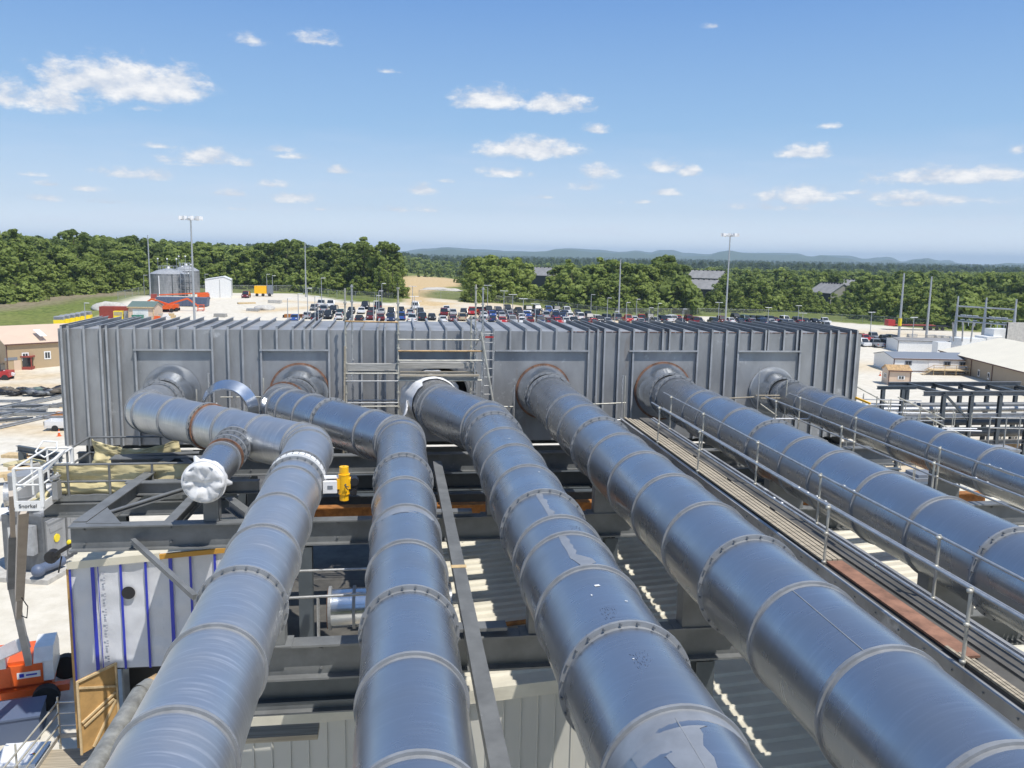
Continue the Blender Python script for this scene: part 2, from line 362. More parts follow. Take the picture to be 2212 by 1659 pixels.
def mx(f,a,b):
    x=N(t,'ShaderNodeMix',data_type='RGBA')
    for i,v in ((0,f),(6,a),(7,b)):
        if isinstance(v,(tuple,)): x.inputs[i].default_value=(*v,1)
        elif isinstance(v,(int,float)): x.inputs[i].default_value=v
        else: t.links.new(v,x.inputs[i])
    return x.outputs[2]
def rng(f,a,b):
    r=N(t,'ShaderNodeMapRange'); t.links.new(f,r.inputs[0]); r.inputs[1].default_value=a; r.inputs[2].default_value=b; return r.outputs[0]
n1=nz_(.9,8); n2=nz_(.06,4); n3=nz_(5,4)
grass=mx(rng(n1,.35,.65),(.085,.115,.03),(.19,.22,.06)); grass=mx(mth(t,'MULTIPLY',rng(n2,.4,.7),.5),grass,(.25,.24,.09))
grav=mx(rng(n1,.35,.68),(.54,.50,.42),(.68,.64,.56)); grav=mx(mth(t,'MULTIPLY',rng(n2,.35,.65),.5),grav,(.62,.57,.46)); grav=mx(mth(t,'MULTIPLY',rng(n3,.55,.75),.25),grav,(.38,.36,.32))
dirtc=mx(rng(n1,.35,.65),(.46,.33,.17),(.60,.46,.27))
brn=mx(rng(n1,.35,.65),(.17,.14,.085),(.27,.23,.16))
c=mx(sp.outputs[2],grass,brn); c=mx(sp.outputs[0],c,grav); c=mx(sp.outputs[1],c,dirtc)
t.links.new(c,p.inputs['Base Color']); p.inputs['Roughness'].default_value=.95; p.inputs['Specular IOR Level'].default_value=.1
bp=N(t,'ShaderNodeBump'); bp.inputs['Strength'].default_value=.35; bp.inputs['Distance'].default_value=.2; t.links.new(n1,bp.inputs['Height']); t.links.new(bp.outputs[0],p.inputs['Normal'])
me.materials.append(m); o=bpy.data.objects.new('ground',me); COL.objects.link(o); tag(o,kind='structure')

# ---------------------------------------------------------------- distant hills (real ridges 8 to 10 km off)
def prof(pts,x):
    for (a,ya),(b,yb) in zip(pts[:-1],pts[1:]):
        if a<=x<=b: k=(x-a)/(b-a); k=k*k*(3-2*k); return ya+(yb-ya)*k
    return pts[0][1] if x<pts[0][0] else pts[-1][1]
H1=[(-400,530),(300,531),(460,530),(525,532),(620,538),(690,536),(800,541),(863,543),(920,537),(963,534),(1030,538),(1106,542),(1175,544),(1200,538),(1225,536),(1290,539),(1340,544),(1375,541),(1405,545),(1425,540),(1450,540),(1480,546),(1530,549),(1560,543),(1575,541),(1610,546),(1690,546),(1717,547),(1755,554),(1772,551),(1830,552),(1870,559),(1895,556),(1920,554.5),(1949,565),(1975,560),(2004,557),(2024,563),(2050,561.5),(2072,569),(2134,572),(2180,568.5),(2212,569),(2500,572)]
for nm,pts,Yd,off in (('hills',H1,9000,0),('hills',[(x,y+4+3*sin(x*.031)+2*sin(x*.013+2)) for x,y in H1],6800,1)):
    m_=MB(); X=[-420+6*i for i in range(480)]
    top=[]; rows=[]
    for x in X:
        y=prof(pts,x)+noise.noise(V((x*.06,off*9,1)))*.8+noise.noise(V((x*.3,off*9,2)))*.3
        q=atY(x,y,Yd); q.z=max(q.z,2); base=[]
        for k,dy in ((0,-1500),(.35,-900),(.8,-350),(1,0),(.5,900),(0,1600)):
            wob=noise.noise(V((x*.04,k*3,off+4)))*260
            base.append((q.x*(Yd+dy)/Yd,Yd+dy+wob*(0 if k==1 else 1),-14+(q.z+14)*k*(1+ (0 if k==1 else .12*noise.noise(V((x*.09,k*5,3)))))))
        rows.append(base)
    vs=[p_ for r_ in rows for p_ in r_]; fs=[(i*6+k,(i+1)*6+k,(i+1)*6+k+1,i*6+k+1) for i in range(len(X)-1) for k in range(5)]
    m_.add(vs,fs,0,True); o=m_.build(nm,M['leaf_far']); tag(o,kind='structure')
# ---------------------------------------------------------------- galvanised pipe metal
def pipemat(name,base,rough,streak,dull):
    m=bpy.data.materials.new(name); m.use_nodes=True; t=m.node_tree; p=t.nodes['Principled BSDF']
    uv=N(t,'ShaderNodeUVMap'); 
    def nzz(scl,st,det=5,r=.6):
        n=N(t,'ShaderNodeTexNoise'); n.inputs['Scale'].default_value=scl; n.inputs['Detail'].default_value=det; n.inputs['Roughness'].default_value=r
        t.links.new(vmt(t,'MULTIPLY',uv.outputs[0],st).outputs[0],n.inputs['Vector']); return n.outputs['Fac']
    a=nzz(.9,(1,1,1),2.5,.5); b=nzz(1,(1.2,22,1),4); c=nzz(9,(1,1,1),3)
    f=N(t,'ShaderNodeMapRange'); t.links.new(b,f.inputs[0]); f.inputs[1].default_value=.5; f.inputs[2].default_value=.8; f.inputs[4].default_value=streak
    f2=N(t,'ShaderNodeMapRange'); t.links.new(a,f2.inputs[0]); f2.inputs[1].default_value=.38; f2.inputs[2].default_value=.75; f2.inputs[4].default_value=dull
    x=N(t,'ShaderNodeMix',data_type='RGBA'); t.links.new(f.outputs[0],x.inputs[0]); x.inputs[6].default_value=(*base,1); x.inputs[7].default_value=(.82,.83,.85,1)
    y=N(t,'ShaderNodeMix',data_type='RGBA'); t.links.new(f2.outputs[0],y.inputs[0]); t.links.new(x.outputs[2],y.inputs[6]); y.inputs[7].default_value=(base[0]*.8,base[1]*.8,base[2]*.8,1)
    sp=N(t,'ShaderNodeMapRange'); t.links.new(c,sp.inputs[0]); sp.inputs[1].default_value=.80; sp.inputs[2].default_value=.815
    z=N(t,'ShaderNodeMix',data_type='RGBA'); t.links.new(sp.outputs[0],z.inputs[0]); t.links.new(y.outputs[2],z.inputs[6]); z.inputs[7].default_value=(.85,.85,.85,1)
    t.links.new(z.outputs[2],p.inputs['Base Color'])
    rr=mth(t,'MULTIPLY_ADD',f2.outputs[0],.25,rough); rr=mth(t,'ADD',rr,mth(t,'MULTIPLY',f.outputs[0],.15)); t.links.new(rr,p.inputs['Roughness'])
    p.inputs['Metallic'].default_value=.86
    bp=N(t,'ShaderNodeBump'); bp.inputs['Strength'].default_value=.0; bp.inputs['Distance'].default_value=.05; t.links.new(a,bp.inputs['Height'])
    dn=nzz(.75,(1,.45,1),2,.4); b2=N(t,'ShaderNodeBump'); b2.inputs['Strength'].default_value=.07; b2.inputs['Distance'].default_value=.05; t.links.new(dn,b2.inputs['Height']); t.links.new(bp.outputs[0],b2.inputs['Normal']); t.links.new(b2.outputs[0],p.inputs['Normal'])
    M[name]=m
pipemat('pipe_zinc',(.44,.46,.485),.22,.25,.7)
pipemat('pipe_streaky',(.56,.575,.59),.36,1.0,.7)

def mitre_path(pts,r,k=3,br=1.5):
    """replace each corner by k short mitred segments; returns points and which of them are elbow joints"""
    out=[(V(pts[0]),False)]
    for a,b,c in zip(pts[:-2],pts[1:-1],pts[2:]):
        a,b,c=V(a),V(b),V(c); u=(b-a).normalized(); w_=(c-b).normalized(); th=u.angle(w_)
        tl=br*r*math.tan(th/2); p0=b-u*tl; ax=u.cross(w_).normalized(); ctr=p0+ax.cross(u)*(br*r)
        kk=max(1,round(th/R(22)))
        for i in range(kk+1):
            q=Quaternion(ax,th*i/kk); out.append((ctr+q@(p0-ctr),True))
    out.append((V(pts[-1]),False)); return out
def sweep(path,r0,cuts,name,mats,parent,n=48,paint=.075,rf=None):
    """path points -> round duct body with uv (arc, length) and painted bands at the cut distances"""
    P=[p for p,_ in path]; seg=[(P[i+1]-P[i]).normalized() for i in range(len(P)-1)]
    nor=[seg[0]]+[(seg[i]+seg[i+1]).normalized() for i in range(len(seg)-1)]+[seg[-1]]
    me_v=[];me_f=[];me_m=[];uvs=[]; L=0
    rad=[rf or r0]*len(P); rad[-1]=rad[-2]=r0
    for i,d in enumerate(seg):
        r=rad[i]; ln=(P[i+1]-P[i]).length; x=d.cross(V((0,0,1)))
        x=x.normalized() if x.length>.01 else V((1,0,0)); y=x.cross(d)
        S=[0,ln]
        for c in cuts:
            for e in (c-paint,c+paint):
                if .02<e-L<ln-.02: S.append(e-L)
        S=sorted(S); rows=[]
        for s in S:
            row=[]; r=rad[i]+(rad[i+1]-rad[i])*s/ln
            for k in range(n):
                a=2*pi*k/n; o=x*cos(a)*r+y*sin(a)*r; c=P[i]+d*s
                if s==0: nn=nor[i]; c=c+o-d*(o.dot(nn)/d.dot(nn))
                elif s==ln: nn=nor[i+1]; c=c+o-d*(o.dot(nn)/d.dot(nn))
                else: c=c+o
                row.append(c)
            rows.append(row)
        for j in range(len(S)-1):
            b=len(me_v); me_v+=rows[j]+rows[j+1]
            md=L+(S[j]+S[j+1])/2; mi=1 if any(abs(md-c)<paint for c in cuts) else 0
            for k in range(n):
                k2=(k+1)%n; me_f.append((b+k,b+n+k,b+n+k2,b+k2)); me_m.append(mi)
                u0=2*pi*r*k/n; u1=2*pi*r*(k+1)/n; v0=L+S[j]; v1=L+S[j+1]
                uvs+=[u0,v0,u0,v1,u1,v1,u1,v0]
        L+=ln
    me=bpy.data.meshes.new(name); me.from_pydata([tuple(v) for v in me_v],[],me_f)
    for m in mats: me.materials.append(m)
    me.polygons.foreach_set('material_index',me_m); me.polygons.foreach_set('use_smooth',[True]*len(me_f))
    ul=me.uv_layers.new(name='UVMap'); ul.data.foreach_set('uv',uvs); me.update()
    o=bpy.data.objects.new(name,me); COL.objects.link(o); o.parent=parent; return o
def flange(parent,c,d,r,bolted,mat_=None,wd=.042,name=None,nb=24):
    m=MB(); m.ring(c,d,r*.985,r+(.06 if bolted else .035),wd,48)
    if bolted:
        d=V(d).normalized(); x=d.orthogonal().normalized(); y=d.cross(x)
        for k in range(nb):
            a=2*pi*(k+.5)/nb; q=V(c)+(x*cos(a)+y*sin(a))*(r+.035)
            m.cyl(q-d*(wd/2+.035),q+d*(wd/2+.035),.014,6,mi=1)
    return m.build(name or ('bolted_flange' if bolted else 'seam_ring'),[mat_ or M['flange_paint'],M['zinc_dark']],parent)

HP=ZC-4.95; WY=30.0
def duct_pipe(label,pts,r,rings,bolted,cone=None,name='duct_pipe',rim=None,body='pipe_zinc',endb=(),rf=None):
    rf=rf or r
    root=empty(name,(0,0,0),label,'pipe','large galvanised pipes running to the duct')
    path=mitre_path(pts,r); P=[p for p,_ in path]
    # distances of rings given by Y on the last straight leg
    L=[0]
    for a,b in zip(P[:-1],P[1:]): L.append(L[-1]+(b-a).length)
    y0=P[-2].y; cuts=[]
    for Yr in rings+bolted: cuts.append(L[-2]+(y0-Yr))
    joints=[(P[i],(P[i+1]-P[i-1]).normalized(),L[i]) for i in range(1,len(P)-1)]
    jc=[j[2] for j in joints]
    sweep(path,r,[c for c in cuts if c>L[-2]],'pipe_body',[M[body],M['flange_paint']],root,rf=rf)
    for Yr in rings: flange(root,(P[-1].x,Yr,P[-1].z),(0,1,0),r,False)
    for Yr in bolted: flange(root,(P[-1].x,Yr,P[-1].z),(0,1,0),r,True)
    for k_,(c,d,_) in enumerate(joints): flange(root,c,d,r if k_==len(joints)-1 else rf,False)
    for (c,d,b) in endb: flange(root,c,d,r,b)
    if cone:
        cx,cz,cr,cl=cone; m=MB()
        n=48; prof_=[(cr,WY-.02),(cr*.985,WY-.1),(rf+(cr-rf)*.55,WY-cl*.55),(rf*1.0,WY-cl)]
        for (ra,ya),(rb,yb) in zip(prof_[:-1],prof_[1:]): m.cyl((cx,ya,cz),(cx,yb,cz),ra,n,rb,cap=False)
        m.build('cone_reducer',M['polished'],root)
        if rim: MB().ring((cx,WY-.045,cz),(0,1,0),cr*.96,cr+.035,.05,64).build('cone_rim',M[rim],root)
        flange(root,(cx,WY-cl,cz),(0,1,0),rf,True,wd=.04)
        flange(root,(cx,WY-cl-.62,cz),(0,1,0),rf,True,wd=.09)
    return root
END=-3.0
p1=duct_pipe('leftmost streaky pipe with two bends, capped side branch and white gasket',[(-7.55,WY-.9,HP),(-7.57,26.75,HP),(-2.11,21.35,HP),(-2.11,END,HP)],.577,
  [17.31,15.34,13.52,9.78,7.93,6.1,2.5],[18.0,11.59,4.3],cone=(-7.55,HP+.05,.98,1.15),rim=None,body='pipe_streaky',rf=.615)
p2=duct_pipe('second pipe from the left, bending beside the yellow actuator, with orange rim at the duct',[(-3.3,WY-.9,HP),(-3.62,27.35,HP),(.185,21.95,HP),(.185,END,HP)],.604,
  [16.21,14.35,12.49,8.77,6.9,3.3],[18.1,10.61,5.1],cone=(-3.27,HP+.05,1.0,1.1),rim='rust_rim',rf=.67)
p3=duct_pipe('third pipe from the left, its open end wrapped in white cloth before the round hole',[(1.25,28.9,HP-.05),(1.5,26.6,HP),(2.67,23.4,HP),(2.67,END,HP)],.74,
  [20.2,18.37,16.46,13.09,12.26,10.83,7.16,5.3,1.7],[22.18,14.54,8.97,3.5],rf=.80)
p4=duct_pipe('fourth pipe from the left, straight, left of the planked walkway',[(5.36,WY-.9,HP),(5.36,END,HP)],.78,
  [24.86,23.05,19.2,17.3,15.4,13.5,9.88,8.05,6.2,2.6],[21.06,11.66,4.4],cone=(5.36,HP+.05,.98,1.0),rim='rust_rim')
p5=duct_pipe('fifth pipe from the left, straight, right of the planked walkway',[(9.86,WY-.9,HP),(9.86,END,HP)],.753,
  [25.6,24.4,22.5,18.69,17.23,15.4,13.58,9.9,8.1,4.4],[20.6,11.75,6.2],cone=(9.86,HP+.05,1.05,1.0),rim='rust_rim')
p6=duct_pipe('rightmost pipe of the six, thinnest and farthest from the camera',[(14.15,WY-.9,HP),(14.3,27.3,HP),(14.3,END,HP)],.585,
  [25.44,23.55,19.85,18.0,16.1,12.4,10.5,6.9],[21.63,14.3,8.7],cone=(14.12,HP+.05,.86,1.0),rim='zinc_edge')
# diagonal leg rings and branch of the first pipe
A=V((-7.57,26.75,HP)); B=V((-2.11,21.35,HP)); dg=(B-A).normalized()
for s,b,mm in ((1.75,False,None),(3.3,True,None),(4.35,False,None),(5.75,False,None)):
    flange(p1,A+dg*s,dg,.615,b,wd=.07 if b else .05)
MB().ring(A+dg*3.42,dg,.61,.66,.03,48).build('rust_joint',M['rust_rim'],p1)
m=MB(); m.ring((-2.11,18.32,HP),(0,1,0),.57,.63,.2,48)
for k in range(30):
    for yy in (18.26,18.38):
        a=2*pi*k/30; m.cyl((-2.11+cos(a)*.625,yy,HP+sin(a)*.625),(-2.11+cos(a)*.64,yy,HP+sin(a)*.64),.012,6,mi=1)
m.build('white_gasket',[M['white_paint'],M['black']],p1)
flange(p1,(-2.11,18.6,HP),(0,1,0),.577,True)
A2=V((-3.62,27.35,HP)); B2=V((.185,21.95,HP)); d2=(B2-A2).normalized()
for s,b in ((.95,False),(2.0,False),(3.1,True),(5.3,False)): flange(p2,A2+d2*s,d2,.67,b)
flange(p2,(-3.55,27.95,HP),(0,1,0),.67,True,M['rust_rim'])
# tee branch with tied white cover
tb=A+dg*4.9; te=V((-4.28,19.25,HP-.28)); td=(te-tb).normalized(); br=.43
sweep([(tb,False),(te,False)],br,[],'branch_pipe',[M['pipe_zinc'],M['flange_paint']],p1)
for s,b in ((1.0,True),(1.35,True),(1.75,True),(2.3,False)): flange(p1,tb+td*s,td,br,b,wd=.05,nb=18)
MB().ring(tb+td*2.05,td,br,.475,.04,40).build('rust_joint',M['rust_rim'],p1)
def cloth_cap(c,d,r,name,label):
    d=V(d).normalized(); x=d.orthogonal().normalized(); y=d.cross(x); m=MB(); vs=[];nr=9;n=56
    for j in range(nr+1):
        f=j/nr
        for k in range(n):
            a=2*pi*k/n
            if f<=.6: rr=r*f/.6; o=.05*noise.noise(V((cos(a)*f*9,sin(a)*f*9,6)))+.08*noise.noise(V((cos(a)*f*4,sin(a)*f*4,2)))-.1*(1-f/.6)**2
            else: rr=r*(1+.05*(f-.6)+.06*noise.noise(V((cos(a)*3,sin(a)*3,f*3)))*(f-.4)*2); o=-(f-.6)*.85+(.05*noise.noise(V((cos(a)*6,sin(a)*6,1))))
            if f>.95 and (k%19 in(0,1)): rr*=1.25
            vs.append(V(c)+d*o+(x*cos(a)+y*sin(a))*max(rr,.001))
    fs=[(j*n+k,j*n+(k+1)%n,(j+1)*n+(k+1)%n,(j+1)*n+k) for j in range(nr) for k in range(n)]
    m.add(vs,fs,0,True); m.ring(V(c)-d*.13,d,r*.98,r*1.07,.02,40,mi=0)
    o=m.build(name,M['white_cloth']); tag(o,label,'cover'); return o
cloth_cap(te,td,br*1.09,'cloth_cover','crumpled white cloth tied over the end of the branch pipe')
# white wrap on the open end of pipe 3
m=MB(); c=V((1.25,28.9,HP-.05)); d=(c-V((1.5,26.6,HP))).normalized(); x=d.cross(V((0,0,1))).normalized(); y=x.cross(d); vs=[];n=72
prf=[(.83,-.8),(.9,-.5),(.98,-.2),(1.05,.02),(1.05,.2),(.94,.25),(.79,.12)]
for j,(rr,o_) in enumerate(prf):
    for k in range(n):
        a=2*pi*k/n; q=rr*(1+(.07 if j>1 else .015)*noise.noise(V((cos(a)*5,sin(a)*5,j*.6)))); oo=o_+.09*noise.noise(V((cos(a)*4,sin(a)*4,9+j*.2)))
        if j==0 and cos(a)<-.5: oo-=.5
        vs.append(c+d*oo+(x*cos(a)+y*sin(a))*q)
m.add(vs,[(j*n+k,j*n+(k+1)%n,(j+1)*n+(k+1)%n,(j+1)*n+k) for j in range(len(prf)-1) for k in range(n)],0,True)
o=m.build('cloth_wrap',M['white_cloth']); tag(o,'ragged white cloth wrapped round the open pipe end by the scaffold','cover')
m=MB(); vs=[];
for i in range(9):
    for j in range(9):
        u=i/8;v_=j/8; vs.append((.42-.35*v_*u-.25*v_+.06*noise.noise(V((u*5,v_*5,0))),28.3-.9*u+.08*noise.noise(V((u*4,v_*4,3))),HP+.1-1.25*v_-.2*u))
m.add(vs,[(i*9+j,i*9+j+1,(i+1)*9+j+1,(i+1)*9+j) for i in range(8) for j in range(8)],0,True)
o=m.build('hanging_sheet',M['white_cloth']); o.modifiers.new('thick','SOLIDIFY').thickness=.012; tag(o,'pale cloth sheet hanging below the wrapped open pipe end','cover')

def patch(root,x,z,r,ys,name='paint_patch',mt='paint_dull'):
    """ragged strip of brushed zinc paint lying on the pipe: ys = list of (y, angle from, angle to) in degrees from the crown"""
    vs=[];n=36
    for y,a,b in ys:
        a+=1.2*noise.noise(V((y*3,1,x))); b+=4.5*noise.noise(V((y*6,5,x)))
        for k in range(n+1):
            t_=R(a+(b-a)*k/n); vs.append((x+sin(t_)*(r+.004),y,z+cos(t_)*(r+.004)))
    m=MB(); m.add(vs,[(i*(n+1)+k,i*(n+1)+k+1,(i+1)*(n+1)+k+1,(i+1)*(n+1)+k) for i in range(len(ys)-1) for k in range(n)],0,True); return m.build(name,M[mt],root)
def strip(y0,y1,a,b,st=.05):
    o=[];y=y0
    while y>y1: o.append((y,a,b)); y-=st
    return o
patch(p3,2.67,HP,.74,strip(14.5,13.15,-14,-5)); patch(p3,2.67,HP,.74,strip(12.2,11.3,-16,-6)+[(11.25,-16,-2),(11.15,-14,6),(11.0,-12,8),(10.9,-10,0)])
patch(p3,2.67,HP,.74,[(7.1,-75,60),(6.95,-72,55),(6.85,-66,10)]+[(6.8-.09*k,-30-(20 if k<3 else 0)+k,2) for k in range(6)]+strip(6.2,3.6,-16,1))
patch(p2,.185,HP,.604,[(14.3,-60,60),(14.1,-52,48),(14.0,-40,20),(13.95,-20,5)])
for (y_,a_,s_) in ((10.2,-9,.05),(9.95,-17,.035),(9.7,12,.02),(5.6,5,.03),(8.2,-14,.015),(16.0,10,.03),(19.0,-5,.03)):
    q=patch(p3,2.67,HP,.742,[(y_,a_,a_+s_*70),(y_-s_,a_+.5,a_+s_*75)],'white_tag','white_paint')
m=MB(); rd=random.Random(2)
for (yc,ac) in ((9.5,-16),(8.3,-13),(12.6,4)):
    for k in range(26):
        r_=int(k/7); y_=yc-r_*.09+rd.uniform(-.02,.02); a_=R(ac+(k%7)*2.1+rd.uniform(-.5,.5)); b_=a_+R(rd.uniform(-1,1)); y2=y_+rd.uniform(-.05,.05)
        m.cyl((2.67+sin(a_)*.742,y_,HP+cos(a_)*.742),(2.67+sin(b_)*.742,y2,HP+cos(b_)*.742),.0035,4)
m.build('marker_scribble',M['blue_grey'],p3)['kind']='stuff'
# long weld seams
for pp,x_,r_,a_ in ((p4,5.36,.78,-21),(p3,2.67,.74,-8),(p5,9.86,.753,12)):
    t_=R(a_); m=MB(); m.cyl((x_+sin(t_)*r_,9.8 if pp is p4 else 7.0,HP+cos(t_)*r_),(x_+sin(t_)*r_,8.1 if pp is p4 else 3.6,HP+cos(t_)*r_),.008,6); m.build('weld_seam',M['flange_paint'],pp)
# ---------------------------------------------------------------- the long stiffened duct
DX0,DX1,DZ0,DZ1,DY1=-11.12,17.6,13.28,17.28,34.0
duct=empty('plenum_duct',((DX0+DX1)/2,WY,DZ0),'long ribbed galvanised duct box that the six pipes enter','duct')
def dchild(m,name,mats): 
    o=m.build(name,mats); o.parent=duct; o.matrix_parent_inverse=Matrix.Translation(-duct.location); return o
hx,hz,hr=1.62,HP-.02,.98
m=MB(); sq=1.2; n=64; vs=[]
for k in range(n):
    a=2*pi*k/n; ca_,sa_=cos(a),sin(a); kk=1/max(abs(ca_),abs(sa_)); vs.append((hx+ca_*hr,WY,hz+sa_*hr)); vs.append((hx+ca_*kk*sq,WY,hz+sa_*kk*sq))
m.add(vs,[(2*k,2*((k+1)%n),2*((k+1)%n)+1,2*k+1) for k in range(n)])
q=lambda x0,x1,z0,z1: m.add([(x0,WY,z0),(x1,WY,z0),(x1,WY,z1),(x0,WY,z1)],[(0,1,2,3)])
q(DX0,hx-sq,DZ0,DZ1); q(hx+sq,DX1,DZ0,DZ1); q(hx-sq,hx+sq,DZ0,hz-sq); q(hx-sq,hx+sq,hz+sq,DZ1)
m.add([(DX0,WY,DZ1),(DX1,WY,DZ1),(DX1,DY1,DZ1),(DX0,DY1,DZ1)],[(0,1,2,3)])
m.add([(DX0,WY,DZ0),(DX1,WY,DZ0),(DX1,DY1,DZ0),(DX0,DY1,DZ0)],[(3,2,1,0)])
m.add([(DX0,DY1,DZ0),(DX1,DY1,DZ0),(DX1,DY1,DZ1),(DX0,DY1,DZ1)],[(3,2,1,0)])
for X in (DX0,DX1): m.add([(X,WY,DZ0),(X,DY1,DZ0),(X,DY1,DZ1),(X,WY,DZ1)],[(0,1,2,3)])
dchild(m,'duct_shell',M['zinc_plate'])
# rolled sleeve in the hole
m=MB(); m.cyl((hx,WY-.12,hz),(hx,WY+.5,hz),hr,64,cap=False); m.ring((hx,WY-.1,hz),(0,1,0),hr-.02,hr+.05,.05,64); dchild(m,'opening_sleeve',M['zinc_dark'])
m=MB()
for xx,zz in ((.95,15.35),(1.12,15.2),(2.25,15.4)): m.cyl((xx,WY+1.1,zz-.6),(xx,WY+1.1,zz+.1),.03,8)
dchild(m,'inner_prop',M['scaf_tube'])
ribpx=[127,142,176,212,225,250,286,321,346,381,417,454,489,520,560,595,630,655,672,708,743,779,814,830,858,894,928,963,998,1030,1065,1102,1136,1168,1202,1236,1273,1292,1307,1338,1370,1401,1433,1448,1478,1510,1540,1571,1598,1626,1656,1662,1696,1724,1733,1768,1796,1813,1839,1854]
FR=[(287,454,1),(561,709,1),(862,1030,0),(1072,1272,1),(1362,1509,1),(1598,1733,1)]
FZ=ZC-3.44
frx=[]
for a,b,_ in FR: frx.append((atY(a,766,29.8).x,atY(b,766,29.8).x))
rib0=None
for px in ribpx:
    X=atY(px,713+(px-140)*.0076,29.8).x
    zb=DZ0
    for (a,b) in frx:
        if a+.12<X<b-.12: zb=FZ+.05
    m=MB()
    m.b2((X-.006,WY-.1,zb),(X+.006,WY-.003,DZ1+.0)); m.b2((X-.006,WY-.1,DZ1+.0),(X+.006,DY1+.05,DZ1+.12))
    m.b2((X-.006,WY-.108,zb),(X+.06,WY-.1,DZ1+.1),1); m.b2((X-.006,WY-.1,DZ1+.12),(X+.06,DY1+.05,DZ1+.128),0)
    dchild(m,'stiffener_rib',[M['zinc_dark'] if X>6 else M['zinc_plate'],M['zinc_edge']])  # lit flange faces and shaded right-hand webs put into the zinc tones
for (a,b) in frx:
    m=MB(); m.b2((a-.02,WY-.13,FZ),(b+.02,WY-.003,FZ+.02)); m.b2((a-.02,WY-.135,FZ),(b+.02,WY-.13,FZ+.06),1)
    dchild(m,'frame_beam',[M['zinc_plate'],M['zinc_edge']])
# rust streaks: separate thin weld beads along the top front edge on the right
m=MB()
for i in range(34):
    x0=6.2+i*.34; m.b2((x0,WY-.012,DZ1-.02),(x0+.3,WY+.004,DZ1+.006))
dchild(m,'weld_bead',M['rust_rim'])
m=MB()
for xx in (-10.5,-5.5,-.5,4.5,9.5,14.5,17.2):
    for yy in (30.8,33.2): m.ib((xx,yy,0),(xx,yy,DZ0-.4),.35,.35)
    m.ib((xx,30.2,DZ0-.2),(xx,34,DZ0-.2),.25,.38)
for yy in (30.8,33.2): m.ib((-11,yy,DZ0-.62),(17.5,yy,DZ0-.62),.25,.42)
o=m.build('support_frame',M['steel_blue']); o.parent=duct; o.matrix_parent_inverse=Matrix.Translation(-duct.location)
# loose rolled hoop
m=MB(); c_=V((-5.3,27.75,HP-.15)); d_=V((.2,1,.05)).normalized(); m.cyl(c_+d_*.2,c_-d_*.2,.95,64,.72,cap=False); m.cyl(c_+d_*.19,c_-d_*.2,.935,64,.705,cap=False); m.ring(c_-d_*.2,d_,.70,.745,.03,64); o=m.build('rolled_hoop',M['polished']); tag(o,'loose rolled metal hoop standing between the first two pipe cones','hoop')
# ---------------------------------------------------------------- steel carrying the pipes
ZT=ZC-6.3
rack=empty('pipe_support_frame',(0,13.4,ZT-1),'grey steel beam frame carrying the pipes, with triangular bracing at its left end','steel frame')
def rch(m,name,mats,par=rack):
    o=m.build(name,mats,par); o.matrix_parent_inverse=Matrix.Translation(-par.location); return o
for Y,x0,x1 in ((6.9,-3.4,19),(13.35,-3.4,19),(19.85,-7.35,19),(26.4,-8.5,17)):
    m=MB(); m.ib((x0,Y,ZT-.3),(x1,Y,ZT-.3),.32,.6,.035,.02)
    for k in range(int((x1-x0)/1.9)): 
        xx=x0+.3+k*1.9
        for zz in (-.12,-.45): m.cyl((xx,Y-.02,ZT+zz),(xx,Y-.05,ZT+zz),.025,6)
    rch(m,'cross_beam',M['steel_grey'])
    if Y in (13.35,26.4): m=MB(); m.ib((max(x0+1,-3.2),Y+.55,ZT-1.05),(.45 if Y<20 else x1,Y+.55,ZT-1.05),.3,.5,.03,.02); rch(m,'lower_beam',M['steel_blue'])
def zb(p,z=ZT): return atZ(p[0],p[1],z)
def beam(a,b,w,h,name='brace_beam',mt='steel_grey',dz=0):
    m=MB(); A_=zb(a); B_=zb(b); m.ib((A_.x,A_.y,ZT-h/2+dz),(B_.x,B_.y,ZT-h/2+dz),w,h); return rch(m,name,M[mt])
beam((172,1126),(372,985),.3,.45,dz=-.002); beam((246,984),(430,976),.28,.42,dz=-.006)
beam((272,1040),(560,1036),.24,.36,dz=-.01); beam((228,1104),(395,1052),.12,.12,dz=-.03); beam((362,1128),(425,1062),.24,.32,dz=-.014)
beam((392,985),(478,1050),.22,.3,dz=-.018); beam((495,1072),(560,1120),.22,.3,dz=-.02)
m=MB(); c=[zb(p,ZT+.012) for p in ((185,1130),(262,1130),(232,1096))]; m.add([(*v[:2],ZT+.012) for v in c]+[(*v[:2],ZT+.002) for v in c],[(0,1,2),(5,4,3),(0,3,4,1),(1,4,5,2),(2,5,3,0)]); rch(m,'gusset_plate',M['steel_grey'])
m=MB(); a=atY(287,1168,19.7); b=atY(422,1290,17.0); m.bar(a,b,.11,.11); m.cyl(a+V((0,-.1,0)),a+V((0,.1,0)),.03,8); rch(m,'angle_brace',M['steel_grey'])
for X,Y,zt in ((-2.11,19.85,13.7),(5.36,19.9,13.7),(9.86,19.9,13.7),(14.3,19.9,13.7),(18,13.5,13.7),(18,20,13.7),(9.86,13.4,13.7),(5.36,13.4,13.7),(-8.3,26.5,13.7)):
    m=MB(); m.ib((X,Y,0),(X,Y,zt-.65),.32,.32); rch(m,'column',M['steel_blue'])
for X,r in ((-2.11,.577),(.185,.604),(2.67,.74),(5.36,.78),(9.86,.753),(14.3,.56)):
    for Y in (6.9,13.35,19.85):
        if X<-2 and Y>19: continue
        top=HP-r*.72; m=MB(); m.b2((X-r*.62,Y-.16,ZT+.02),(X+r*.62,Y+.16,top)); m.b2((X-r*.8,Y-.2,ZT+.002),(X+r*.8,Y+.2,ZT+.022)); rch(m,'pipe_saddle',M['steel_grey'])
